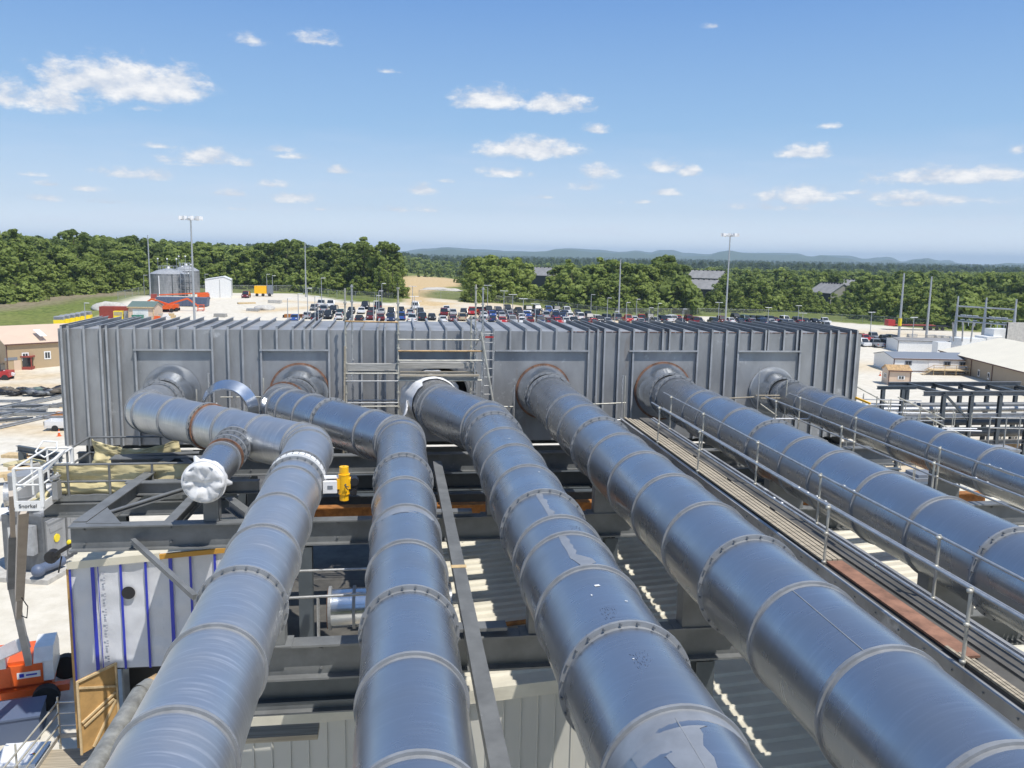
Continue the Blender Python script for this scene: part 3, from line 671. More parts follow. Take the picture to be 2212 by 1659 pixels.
m=MB(); q=te-td*.75; m.b2((q.x-.17,q.y-.17,ZT+.01),(q.x+.17,q.y+.17,q.z-.2)); rch(m,'pipe_saddle',M['steel_grey'])
# long flat channel between pipes 2 and 3
t0=empty('channel_runner',(1.25,14,13.88),'long thin grey channel running between the second and third pipes','steel channel')
m=MB(); m.b2((1.13,3,13.86),(1.38,24.6,13.885)); m.b2((1.13,3,13.7),(1.145,24.6,13.86)); m.b2((1.365,3,13.7),(1.38,24.6,13.86)); rch(m,'channel',M['steel_grey'],t0)
for Y in (13.35,19.8,7.0): rch(MB().b2((.98,Y-.14,13.8),(1.85,Y+.14,13.855)),'cross_plate',M['steel_grey'],t0)
rch(MB().b2((1.10,15.9,13.888),(1.40,16.05,13.895)),'tape_wrap',M['timber'],t0)
# ---------------------------------------------------------------- building under the pipes
SL=.075
def rz_(x): return 9.29+(x+3.15)*SL
def ribbed_roof(name,x0,x1,y0,y1,label,pitch=.46,mt='beige_roof'):
    m=MB(); n=int((y1-y0)/pitch); P=[]
    for i in range(n):
        y=y0+i*pitch
        P+=[(y,0),(y+.05,.06),(y+.1,.06),(y+.15,0)]
    P.append((y1,0)); vs=[]
    for (y,h) in P: vs+=[(x0,y,rz_(x0)+h),(x1,y,rz_(x1)+h)]
    m.add(vs,[(2*i,2*i+1,2*i+3,2*i+2) for i in range(len(P)-1)])
    b=len(P); m.add([(x0,y0,rz_(x0)-.08),(x1,y0,rz_(x1)-.08),(x1,y1,rz_(x1)-.08),(x0,y1,rz_(x0)-.08)],[(3,2,1,0)])
    return m
hall=empty('metal_clad_building',(6,18.9,0),'beige metal clad building with ribbed roof and wall under the pipes','building')
RY=18.9
rch(ribbed_roof('r',.83,30,RY+.02,30.3,''),'roof',M['beige_roof'],hall)
rch(ribbed_roof('r',6.6,30,1.5,RY-.02,''),'roof',M['beige_roof'],hall)
rch(ribbed_roof('r',-5.4,.8,RY+.02,20.4,''),'roof',M['beige_roof'],hall)
m=MB(); 
def wallx(m,x0,x1,y,z0,zf,pitch=.42):
    """vertical ribbed sheet facing the camera"""
    P=[]; x=x0
    while x<x1: P+=[(x,0),(x+.012,-.035),(x+.03,-.035),(x+.042,0)]; x+=pitch
    P.append((x1,0)); vs=[]
    for (x,h) in P: vs+=[(x,y+h,z0),(x,y+h,zf(x))]
    m.add(vs,[(2*i,2*i+2,2*i+3,2*i+1) for i in range(len(P)-1)])
wallx(m,-5.4,6.6,RY,0,lambda x:rz_(x)-.25); rch(m,'wall',M['beige_wall'],hall)
m=MB(); m.b2((-5.4,RY+.05,0),(-5.3,20.4,9.0)); m.b2((6.6,1.5,0),(6.7,RY,9.9)); m.b2((.83,RY+.3,0),(.93,30.2,9.4)); m.b2((29.9,1.5,0),(30,30.2,11.6)); m.b2((6.6,1.5,0),(30,1.6,9.9)); rch(m,'inner_wall',M['beige_wall'],hall)
m=MB()
for a,b in ((-5.5,6.7),):
    m.prism([(-.14,-.24),(.16,-.24),(.16,.1),(-.09,.1)],(a,RY-.06,rz_(a)),(b,RY-.06,rz_(b)))
rch(m,'rake_trim',M['beige_roof'],hall)
m=MB(); m.b2((4.65,RY-.02,4.85),(5.6,RY-.05,5.5)); rch(m,'dark_opening',M['black'],hall)
# pipes, clamps and rails lying between pipes 1 and 2
lr=empty('lower_steel_shade',(2,22,9),'dark rusty lower deck with beams seen between the pipes','deck')
rch(MB().b2((-5.2,20.6,7.9),(.8,30.38,8.0)).b2((-8.5,30.4,7.9),(24,46,8.0)).b2((-8.5,45.9,0),(24,46,7.9)).b2((-8.5,30.4,0),(-8.4,46,7.9)),'dark_shade_plate',M['deck_and_shade_dark'] if 'deck_and_shade_dark' in M else mat('deck_and_shade_dark',(.10,.095,.085),.8,noise_amt=.4,nscale=1.2),lr)  # added dark sheet standing in for deep shade under pipes and duct
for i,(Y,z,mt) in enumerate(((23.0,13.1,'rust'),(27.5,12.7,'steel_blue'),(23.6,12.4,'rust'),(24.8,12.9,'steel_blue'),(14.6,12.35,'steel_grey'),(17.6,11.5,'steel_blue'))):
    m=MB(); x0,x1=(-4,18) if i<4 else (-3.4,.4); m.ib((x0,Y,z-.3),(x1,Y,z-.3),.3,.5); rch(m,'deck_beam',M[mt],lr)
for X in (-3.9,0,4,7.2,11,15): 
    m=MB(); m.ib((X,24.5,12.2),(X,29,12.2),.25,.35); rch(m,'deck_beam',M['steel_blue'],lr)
m=MB(); m.b2((-3.2,14.6,11.2),(-1.4,15.0,11.3)); m.b2((-3.3,16.6,11.0),(-1.7,17.4,11.06)); rch(m,'plank_stack',M['plank'],lr)
m=MB()
for a,b in (((-3.4,16.2,13.25),(.3,16.2,13.3)),((-3.3,14.8,13.0),(-.4,14.8,13.0)),((-3.2,15.2,12.7),(-.9,15.2,12.7)),((-3.2,18.6,12.9),(.2,18.6,12.9))): m.cyl(a,b,.03,8)
for a,b in (((-.5,14.8,13.0),(-.5,14.8,11.6)),((-1.5,16.2,13.27),(-1.5,16.2,11.6)),((-2.9,17.6,12.9),(-3.25,15.1,12.2))): m.cyl(a,b,.03,8)
rch(m,'guard_rail',M['galv_tube'],lr)
st=empty('short_pipe_stub',(-.4,17.3,12.6),'short polished pipe stub lying crosswise under the second pipe','pipe')
m=MB(); m.cyl((-1.35,17.3,12.55),(1.2,17.3,12.6),.4,40,cap=False); rch(m,'stub_body',M['polished'],st)
for X in (-1.35,-.85,-.3,.2): rch(MB().ring((X,17.3,12.56),(1,0,0),.38,.45,.06,40),'seam_ring',M['flange_paint'],st)
rch(MB().ring((-1.39,17.3,12.55),(1,0,0),.3,.42,.02,40),'rust_ring',M['rust_rim'],st)
m=MB(); m.cyl((.9,21.9,rz_(.9)+.12),(6.4,22.1,rz_(6.4)+.12),.07,8); tag(m.build('rusty_conduit',M['rust']),'rusty conduit lying across the beige roof between pipes two and three','pipe')

# ---------------------------------------------------------------- yellow actuator on pipe 1
ac=empty('valve_actuator',(-1.07,18.2,15.06),'bright yellow pneumatic actuator with grey switch box beside the first pipe','actuator')
x,y,z=-1.075,18.0,15.06; m=MB()
m.cyl((x,y,z-.36),(x,y,z-.22),.10,24); m.cyl((x,y,z-.22),(x,y,z-.20),.125,24); m.cyl((x,y,z-.20),(x,y,z+.2),.118,24); m.cyl((x,y,z+.2),(x,y,z+.22),.125,24); m.cyl((x,y,z+.22),(x,y,z+.38),.098,24); m.b2((x-.15,y-.08,z-.1),(x+.14,y+.12,z+.12)); m.cyl((x,y,z+.38),(x,y,z+.4),.02,8)
rch(m,'cylinder_body',M['yellow'],ac)
m=MB(); m.b2((x-.44,y-.1,z-.18),(x-.145,y+.06,z+.08)); rch(m,'switch_box',M['lamp_white'],ac)
rch(MB().b2((x-.345,y-.108,z-.085),(x-.235,y-.1,z-.01)),'nameplate',M['roof_grey'],ac)
m=MB(); m.b2((x+.14,y-.05,z-.25),(x+.26,y+.25,z+.12)); m.cyl((x+.2,y-.1,z-.16),(x+.2,y+.2,z-.16),.07,12); m.cyl((x+.22,y-.08,z+.05),(x+.22,y+.1,z+.05),.09,12); rch(m,'gear_housing',M['black'],ac)
m=MB(); m.cyl((x+.08,y-.13,z-.1),(x+.02,y-.2,z+.02),.012,6); m.cyl((x+.03,y-.13,z-.02),(x+.1,y-.2,z-.02),.012,6); m.ico((x+.04,y-.19,z+.03),.022); rch(m,'hand_valve',M['steel_blue'],ac)
rch(MB().b2((x-.45,y-.02,z+.12),(x-.1,y+.16,z+.15)),'bracket',M['lamp_white'],ac)

# ---------------------------------------------------------------- scaffold railed walkways
def clampbits(m,p,mi=0):
    m.ico(p,.05,mi,(1,1,.8)); 
def walkway(name,label,xl,xr,y0,y1,zd,planks,postsL,postsR,girder=True,top=1.02):
    r=empty(name,((xl+xr)/2,y0,zd),label,'walkway','scaffold railed walkways between pipes')
    if girder:
        for X,s in ((xl-.06,-1),(xr+.06,1)):
            m=MB(); m.b2((X-.008,y0,zd-.55),(X+.008,y1,zd-.02)); m.b2((X-.07*(s<0)-.0,y0,zd-.02),(X+.07*(s>0)+.001,y1,zd+.0)); m.b2((X-.09,y0,zd-.58),(X+.09,y1,zd-.55))
            Y=y0+.4
            while Y<y1: m.cyl((X+s*.01,Y,zd-.14),(X+s*.035,Y,zd-.14),.018,6); m.cyl((X+s*.01,Y,zd-.4),(X+s*.035,Y,zd-.4),.018,6); Y+=.62
            rch(m,'side_girder',M['zinc_plate'],r)
    for (a,b,x0,x1,dz,mt) in planks:
        rch(MB().b2((x0,a,zd+dz-.035),(x1,b,zd+dz)),'deck_plank',M[mt],r)
    for X,ps in ((xl,postsL),(xr,postsR)):
        for Y in ps:
            m=MB(); m.cyl((X,Y,zd-.3),(X+.02,Y,zd+top+.05),.025,8); 
            for zz in (.02,.55,top): clampbits(m,(X,Y,zd+zz))
            rch(m,'rail_post',M['scaf_tube'],r)
        if ps:
            for zz,k in ((top,0),(.52,1)):
                a=max(y0,min(ps)-1.2); b=max(ps)+.9; mid=(a+b)/2+k
                m=MB(); m.cyl((X+.05,a,zd+zz+.02),(X+.05,mid+.4,zd+zz),.026,8); m.cyl((X+.09,mid-.4,zd+zz-.03),(X+.06,b,zd+zz),.026,8); clampbits(m,(X+.07,mid,zd+zz)); clampbits(m,(X+.07,mid+.35,zd+zz))
                rch(m,'hand_rail',M['galv_tube'],r)
    return r
pl=[]
for k in range(4): pl.append((9.2+.3*k*0+13.6-9.2,27.0-.2*k,7.58+k*.1,7.66+k*.1,.02+.002*k,'plank'))
for a in (17,19.4,21.8,24.2): pl.append((a-2.6,a-.5,8.02,8.05,.02,'plank'))
pl.append((9.9,13.55,7.62,7.93,.015,'red_plank' if 'red_plank' in M else mat('red_plank',(.27,.14,.09),.8,noise_amt=.35,nscale=4).name))
for k in range(3): pl.append((4.5+k*.2,10.2-.2*k,7.6+k*.06,7.645+k*.06,.03,'plank'))
pl.append((2.0,27.0,8.1,8.44,-.01,'deck_and_shade_dark')); pl.append((2.0,27.0,7.5,8.1,-.05,'deck_and_shade_dark'))
walkway('walkway','planked walkway with tube handrails between the fourth and fifth pipes',7.55,8.5,2.0,27.0,14.68,pl,[5.9,9.75,13.5,19.9,23.2],[4.2,8.0,11.8,15.6,18.6,22.2,25.0])
walkway('walkway','narrow railed walkway between the fifth and rightmost pipes',11.95,13.05,2.0,27.0,14.3,[(2,27,11.98,12.5,0,'plank_grey')],[6,9.5,13.2,17.0,21,25],[7.5,11,14.6,18.4,22.2,25.6],girder=False,top=1.25)
gp=empty('dot_grating',(11.2,12,14.25),'narrow strip of slotted steel planks beside the fifth pipe','walkway')  # added planks, slotted so sunlight falls through in dots
for j in range(3):
    m=MB(); x0=10.85+j*.3
    for q_ in range(3): m.b2((x0+q_*.105,4,14.22),(x0+q_*.105+.06,26,14.25))
    y=4
    while y<26: m.b2((x0+.06,y,14.221),(x0+.21,y+.09,14.249)); y+=.16
    rch(m,'slotted_plank',M['galv_tube'],gp)
for Y in (6.9,13.35,19.85,26.2): rch(MB().b2((10.7,Y-.05,14.1),(12.0,Y+.05,14.2)),'bearer',M['steel_blue'],gp)
m=MB()
for X,Y in ((15.6,26.0),(15.6,21),(15.6,16),(15.6,11)): m.cyl((X,Y,13.9),(X,Y,15.0),.024,8)
m.cyl((15.6,5,15.0),(15.6,27,15.0),.05,8); m.cyl((15.7,5,14.7),(15.7,27,14.7),.03,8)
tag(m.build('side_rail',M['galv_tube']),'long tube rail running along the far side of the rightmost pipe','rail')

# ---------------------------------------------------------------- scaffold tower before the open hole
sf=empty('scaffold_tower',(.7,28.7,11),'tall tube scaffold with planks and ladder in front of the round duct opening','scaffold')
def sch(m,n,mt): return rch(m,n,M[mt],sf)
for i,(X,Y,zt) in enumerate(((-1.6,28.45,18.8),(-1.42,29.3,18.9),(.13,28.45,18.85),(.13,29.35,17.3),(2.8,29.3,18.95),(2.96,28.45,18.9),(2.62,29.0,17.9),(2.72,28.5,17.6))):
    m=MB(); m.cyl((X,Y,11.5),(X,Y,zt),.03,8)
    z=11.8
    while z<zt: m.cyl((X,Y,z),(X,Y,z+.05),.055,8); z+=.5
    sch(m,'standard',['scaf_tube','galv_tube'][i%2])
def tb_(a,b,mt='scaf_tube',n='ledger',r=.027): sch(MB().cyl(a,b,r,8),n,mt)
tb_((-1.6,28.4,17.72),(.13,28.4,17.7),'rust_tube' if 'rust_tube' in M else mat('rust_tube',(.5,.33,.16),.6,.2,noise_amt=.4,nscale=3).name)
for z,mt in ((17.12,'scaf_tube'),(16.74,'rust_tube'),(16.42,'scaf_tube')): tb_((.13,28.4,z),(2.96,28.4,z),mt)
for z,mt in ((15.98,'scaf_tube'),(15.72,'galv_tube'),(14.98,'galv_tube'),(14.86,'scaf_tube'),(14.55,'galv_tube'),(14.38,'scaf_tube'),(14.0,'scaf_tube')): tb_((-1.6,28.4,z),(.13,28.4,z),mt)
tb_((.13,28.4,15.74),(2.96,28.4,15.74),'scaf_tube'); tb_((2.96,28.4,14.82),(4.05,28.4,14.82)); tb_((4.05,28.4,13.8),(4.05,28.4,15.5),'galv_tube','standard')
tb_((-1.6,29.4,14.9),(3,29.4,14.9),'galv_tube'); tb_((-1.62,28.36,16.9),(-1.72,28.3,12.5),'plank','brace',.035)
tb_((2.9,28.35,17.4),(3.5,28.3,14.1),'scaf_tube','brace',.04); tb_((2.5,29.3,16.0),(3.0,28.5,17.6),'galv_tube','brace')
tb_((-1.9,28.9,14.85),(-2.7,28.9,14.85),'galv_tube'); tb_((.13,28.4,14.35),(1.1,28.2,14.6),'scaf_tube','brace')
for i,(x0,x1,y0,y1,z,h,mt) in enumerate(((-1.55,.1,28.5,28.72,16.12,.2,'plank_grey'),(-1.55,.1,28.75,29.0,16.0,.05,'plank_grey'),(.17,2.75,28.85,29.1,16.12,.2,'plank_grey'),(.2,2.8,28.55,28.82,15.98,.05,'plank'),(.17,2.9,28.46,28.52,15.78,.19,'plank_grey'),(.2,2.85,28.3,28.43,15.93,.04,'plank'))):
    sch(MB().b2((x0,y0,z-.03),(x1,y1,z-.03+h)),'scaffold_plank',mt)
ld=empty('ladder',(3.2,28.75,13.5),'steel rung ladder standing at the right side of the scaffold tower','ladder')
m=MB(); m.cyl((3.05,28.75,13.2),(3.05,28.75,17.5),.022,8); rch(m,'ladder_rail',M['galv_tube'],ld); m=MB(); m.cyl((3.38,28.75,13.2),(3.38,28.75,17.45),.028,8); rch(m,'ladder_rail',M['galv_tube'],ld)
m=MB()
for k in range(14): m.cyl((3.05,28.75,13.4+k*.3),(3.38,28.75,13.4+k*.3),.013,6)
rch(m,'ladder_rungs',M['galv_tube'],ld)
rch(MB().b2((3.08,28.72,17.16),(3.37,28.7,17.22)),'red_tag',M['red_paint'],ld)
# small scaffold bits beside pipe 4, 5, 6 and left cones
def rail_set(name,label,items,tops):
    r=empty(name,items[0][0],label,'scaffold')
    for i,(a,b,*mt) in enumerate(items):
        rch(MB().cyl(a,b,.025,8),'scaffold_tube',M[mt[0] if mt else ('scaf_tube','galv_tube')[i%2]],r)
    return r
rail_set('scaffold_rail','short tube railing between the fourth pipe cone and walkway head',[((6.6,28.3,14.9),(8.0,28.3,14.95)),((6.8,28.3,14.3),(8.0,28.3,14.35)),((7.95,28.3,13.6),(7.95,28.3,15.9)),((6.9,28.3,13.6),(6.9,28.3,15.2)),((6.2,26.9,14.35),(7.8,26.9,14.4),'lamp_white'),((7.5,27,13.5),(7.5,27,16.1)),((6.3,26.9,13.5),(6.3,26.9,14.6))],0)
rail_set('scaffold_rail','crossed tubes with timber platform in front of the rightmost cone',[((11.6,28.2,15.1),(12.7,28.2,15.15),'plank'),((12.7,28.2,15.2),(13.6,28.2,15.2),'plank'),((12.9,28.2,15.1),(13.7,28.2,15.1),'plank'),((12.75,28.1,14.0),(12.75,28.1,16.2)),((13.7,27.9,14.0),(13.7,27.9,15.8)),((12.8,27,14.6),(13.9,26.4,14.7),'lamp_white'),((12.9,28.2,14.9),(13.6,28.0,14.4))],0)
rail_set('scaffold_rail','short tube railing between the third and fourth pipes by the duct',[((2.9,28.0,14.3),(3.95,28.0,14.35)),((3.4,26.2,13.6),(4.6,26.2,13.65),'lamp_white'),((3.25,26.6,13.2),(3.25,26.6,14.8)),((4.05,28.2,13.5),(4.05,28.2,15.6))],0)
rail_set('scaffold_rail','leaning tubes around the loose hoop between the first two cones',[((-6.35,28.2,14.0),(-6.35,28.2,15.5)),((-6.0,28.4,14.0),(-6.0,28.4,16.0)),((-6.45,28.2,14.6),(-5.75,28.4,15.0),'lamp_white'),((-5.2,28.6,13.8),(-5.2,28.6,15.6)),((-4.3,28.6,13.8),(-4.3,28.6,15.8)),((-4.7,28.5,13.8),(-4.7,28.5,15.6)),((-5.7,28.7,15.15),(-4.0,28.7,15.15)),((-5.7,28.7,14.5),(-4.0,28.7,14.5)),((-5.0,28.4,14.3),(-4.6,28.4,14.9),'lamp_white')],0)

# ---------------------------------------------------------------- left platform with tarp
pf=empty('guardrail_platform',(-8.5,26,12.9),'grey guardrailed platform at the duct corner beside the white lift basket','platform')
zd=12.95
rch(MB().b2((-9.75,24.5,zd-.06),(-4.5,28.3,zd-.02)),'floor_plate',M['steel_grey'],pf)
m=MB(); m.b2((-9.6,24.47,zd-.02),(-4.5,24.49,zd+.13)); rch(m,'toe_board',M['steel_grey'],pf)
m=MB(); m.ib((-9.75,24.52,zd-.28),(-4.5,24.52,zd-.28),.2,.4); rch(m,'edge_beam',M['steel_grey'],pf)
for X,Y in ((-9.68,24.5),(-9.05,24.5),(-7.95,24.5),(-6.8,24.5),(-5.6,24.5),(-9.68,28.1),(-8.7,28.1),(-7.5,28.1),(-9.7,26.3)):
    rch(MB().cyl((X,Y,zd),(X,Y,zd+1.02),.035,10),'rail_post',M['steel_grey'],pf)
for z in (1.02,.53):
    for a,b in (((-9.68,24.5),(-4.6,24.5)),((-9.68,28.1),(-6.5,28.1)),((-9.68,24.5),(-9.68,28.1))):
        rch(MB().cyl((*a,zd+z),(*b,zd+z),.033,10),'rail',M['steel_grey'],pf)
mat('tarp',(.66,.57,.32),.55,noise_amt=.15,nscale=2,alpha=.93)
def tarp(x0,x1,y,z1,z0,name,label,sag=0,seed=0,thk=.01):
    m=MB(); vs=[];nu,nv=40,18
    for j in range(nv+1):
        for i in range(nu+1):
            u=i/nu; v_=j/nv
            z=z1-(z1-z0)*v_-sag*4*u*(1-u)*(1-v_)
            d=.16*noise.noise(V((u*7+seed,v_*3,seed)))*(.25+v_)+.07*noise.noise(V((u*17+v_*9,v_*11,seed+4)))+.05*sin(u*22+v_*5)*(v_)
            vs.append((x0+(x1-x0)*u+.08*v_*sin(v_*6+seed),y+d,z+.05*noise.noise(V((u*9,v_*2,seed+2)))))
    m.add(vs,[(j*(nu+1)+i,j*(nu+1)+i+1,(j+1)*(nu+1)+i+1,(j+1)*(nu+1)+i) for j in range(nv) for i in range(nu)],0,True)
    o=m.build(name,M['tarp']); tag(o,label,'tarp','yellow tarps on the platform rail'); o.modifiers.new('t','SOLIDIFY').thickness=.006; return o
tarp(-9.5,-4.7,24.66,zd+1.0,zd+.12,'yellow_tarp','dusty yellow tarp draped inside the near platform rail',0,1)
tarp(-9.55,-6.9,28.0,zd+1.0,zd+.1,'yellow_tarp','yellow tarp sagging from the far platform rail at the duct corner',.35,5)

# ---------------------------------------------------------------- wrapped building, door, deck
wb=empty('wrapped_building',(-6,21.6,0),'unfinished building wrapped in white sheeting with blue tape strips','building')
WBY=21.6; wz=lambda x:12.18+(x+8.1)*SL
mat('wrap',(.62,.63,.66),.5,noise_amt=.06,nscale=2,bump=.5,bscale=1.6); mat('blue_tape',(.02,.035,.42),.4); mat('wrap_print',(.36,.37,.42),.6)
hx0,hx1,hz0,hz1=-7.1,-5.9,7.3,9.3
m=MB(); nu,nv=50,50; vs=[]
def wq(x0,x1,z0f,z1f,nx_,nz_):
    vs=[]
    for j in range(nz_+1):
        for i in range(nx_+1):
            x=x0+(x1-x0)*i/nx_; a=z0f; b=z1f(x) if callable(z1f) else z1f; z=a+(b-a)*j/nz_
            vs.append((x,WBY+.035*noise.noise(V((x*.9,z*2.6,1)))+.02*noise.noise(V((x*3,z*3,1))),z))
    m.add(vs,[(j*(nx_+1)+i,j*(nx_+1)+i+1,(j+1)*(nx_+1)+i+1,(j+1)*(nx_+1)+i) for j in range(nz_) for i in range(nx_)],0,True)
wq(-8.1,hx0,0,wz,14,90); wq(hx0,hx1,hz1,wz,14,30); wq(hx1,-3.4,0,wz,20,90); wq(hx0,hx1,0,hz0,4,20)
m.b2((-3.4,20.5,0),(-3.3,WBY,12.4)); rch(m,'wrap_sheet',M['wrap'],wb)
for px,wd_ in ((151,.05),(200,.09),(212,.02),(261,.06),(315,.06),(369,.09),(412,.06),(465,.06)):
    X=atY(px,1240,WBY-.06).x; zl=hz1+.0 if hx0-.05<X<hx1 else 0
    rch(MB().b2((X-wd_/2,WBY-.064,zl),(X+wd_/2,WBY-.06,wz(X)-.01)),'blue_tape',M['blue_tape'],wb)
# faint printed marks in a column on the sheet
m=MB(); X=atY(222,1240,WBY-.06).x
for k in range(12):
    z=11.9-k*.42
    m.b2((X-.03,WBY-.066,z),(X+.03,WBY-.064,z-.05)); 
    for q in range(3): m.b2((X+.0,WBY-.066,z-.12-q*.07),(X+.05,WBY-.064,z-.16-q*.07))
rch(m,'sheet_print',M['wrap_print'],wb).__setitem__('kind','stuff')
c=atY(277,1281,WBY-.07); rch(MB().cyl(c,c+V((0,.02,0)),.165,24),'round_hole',M['black'],wb)
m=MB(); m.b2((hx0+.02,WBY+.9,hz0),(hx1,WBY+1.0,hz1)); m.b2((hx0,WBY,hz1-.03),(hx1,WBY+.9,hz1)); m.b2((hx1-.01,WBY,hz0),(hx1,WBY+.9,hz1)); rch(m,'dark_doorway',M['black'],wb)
m=MB(); n=10; vs=[(-8.1,WBY-.02,wz(-8.1)),(-3.3,WBY-.02,wz(-3.3)),(-3.3,24.2,wz(-3.3)),(-8.1,24.2,wz(-8.1))]
for k in range(8): m.b2((-8.1,WBY+.1+k*.305,12.2),(-3.3,WBY+.14+k*.305,12.21)) if 0 else None
P=[]
for i in range(8): y=WBY+.03+i*.305; P+=[(y,0),(y+.04,.045),(y+.075,.045),(y+.115,0)]
P.append((24.2,0)); vs=[]
for (y,h) in P: vs+=[(-8.1,y,wz(-8.1)+h),(-3.3,y,wz(-3.3)+h)]
m.add(vs,[(2*i,2*i+1,2*i+3,2*i+2) for i in range(len(P)-1)]); rch(m,'roof',M['beige_roof'],wb)
m=MB(); m.prism([(-.05,-.16),(.03,-.16),(.03,.03),(-.05,.03)],(-8.12,WBY-.06,wz(-8.1)),(-5.9,WBY-.06,wz(-5.9))); rch(m,'edge_trim',M['beige_roof'],wb)
m=MB(); m.prism([(-.05,-.13),(.03,-.13),(.03,-.01),(-.05,-.01)],(-5.9,WBY-.06,wz(-5.9)),(-3.3,WBY-.06,wz(-3.3))); rch(m,'timber_edge',M['rust_rim'] if 0 else mat('ochre',(.5,.26,.04),.7),wb)
for (x0,x1,z0,z1) in ((-8.1,-8.05,0,12),): rch(MB().b2((x0-.06,WBY-.02,z0),(x1-.04,24.2,z1)),'side_wall',M['plywood'],wb)
# plywood door leaf standing open
fr=V((-7.72,20.62,7.55)); hg=V((hx0,WBY-.09,7.4)); dv=(hg-fr); 
dr=empty('door_leaf',fr,'open plywood door with timber braces on the wrapped building','door')
dh=1.95; u=V((dv.x,dv.y,0)); un=u.normalized(); nn_=V((un.y,-un.x,0))
m=MB(); m.prism([(-.01,0),(.01,0),(.01,dh),(-.01,dh)],fr,fr+u); rch(m,'plywood_sheet',M['plywood'],dr)
m=MB()
def fb(a,b,w=.05): 
    A_=fr+u*a[0]+V((0,0,a[1]*dh))+nn_*.03; B_=fr+u*b[0]+V((0,0,b[1]*dh))+nn_*.03; m.bar(A_,B_,w,w)
for a,b in (((.0,.985),(1,.985)),((0,.0),(0,1)),((1,0),(1,1)),((.03,.9),(.97,.68)),((.05,.42),(.95,.6)),((.1,.36),(.9,.52)),((.3,.02),(.95,.5))): fb(a,b)
rch(m,'brace_frame',M['timber'],dr)
dk=empty('wooden_deck',(-8.3,21,7.2),'plywood scaffold deck with tube guardrails outside the plywood door','deck')
m=MB(); m.b2((-8.75,14,7.14),(-6.9,21.5,7.2)); rch(m,'deck_boards',M['plank'],dk)
m=MB(); m.b2((-8.78,14,7.2),(-8.75,22.05,7.32)); m.b2((-8.78,22.02,7.2),(-7.75,22.05,7.32)); rch(m,'toe_board',M['plank_grey'],dk)
for X,Y in ((-8.75,22.05),(-8.22,22.05),(-8.9,19.9),(-8.9,17.5)):
    rch(MB().cyl((X,Y,6.6),(X,Y,8.35),.026,8),'rail_post',M['scaf_tube'],dk)
for z in (7.55,7.9,8.2):
    rch(MB().cyl((-8.8,22.05,z),(-7.65,22.05,z),.024,8),'rail',M['galv_tube'],dk)
    rch(MB().cyl((-8.75,22.1,z),(-9.0,15.5,z),.024,8),'rail',M['scaf_tube'],dk)
for X,Y in ((-8.7,21.9),(-7.0,19),(-8.8,16)): rch(MB().cyl((X,Y,0),(X,Y,7.1),.03,8),'deck_leg',M['scaf_tube'],dk)
# cut-off rusty grey pipe, lower left
a=atZ(303,1500,14.55); b=atZ(203,1665,14.5); d=(b-a).normalized(); rp=empty('cut_pipe',a,'stained grey pipe with a cut bent end in the lower left corner','pipe')
mat('stained_pipe',(.26,.26,.24),.6,.2,noise_amt=.35,nscale=6,bump=.3,bscale=14)
m=MB(); m.cyl(a,b+d*2,.118,24,cap=False); m.cyl(a,a-d*.13+V((.06,.05,0)),.126,24,r2=.112,cap=False); rch(m,'pipe_barrel',M['stained_pipe'],rp)
m=MB(); e0=a-d*.12+V((.05,.04,0)); e1=e0+V((.08,.12,.0)); m.cyl(e0,e1,.108,24,cap=False); m.ring(e1,e1-e0,.08,.112,.02,24); rch(m,'rusty_end',M['rust_tube'],rp)
# yellow tool in a black clamp at the roof corner, not a lamp
a=atY(150,1172,21.4); wl=empty('yellow_tool',a,'yellow work light clamped to a black bracket at the wrapped roof corner','lamp')
rch(MB().ico(a,.07,0,(1,.7,1.1),sub=2),'lamp_head',M['bright_yellow'],wl)  # head of the yellow tool, gives no light
m=MB(); m.bar(a+V((.1,0,-.02)),a+V((-.38,-.1,-.3)),.09,.09); m.cyl(a+V((-.42,-.1,-.34)),a+V((-.42,.12,-.34)),.16,14); m.bar(a+V((-.2,0,-.35)),a+V((-.28,-.05,-.75)),.03,.03); rch(m,'bracket',M['black'],wl)
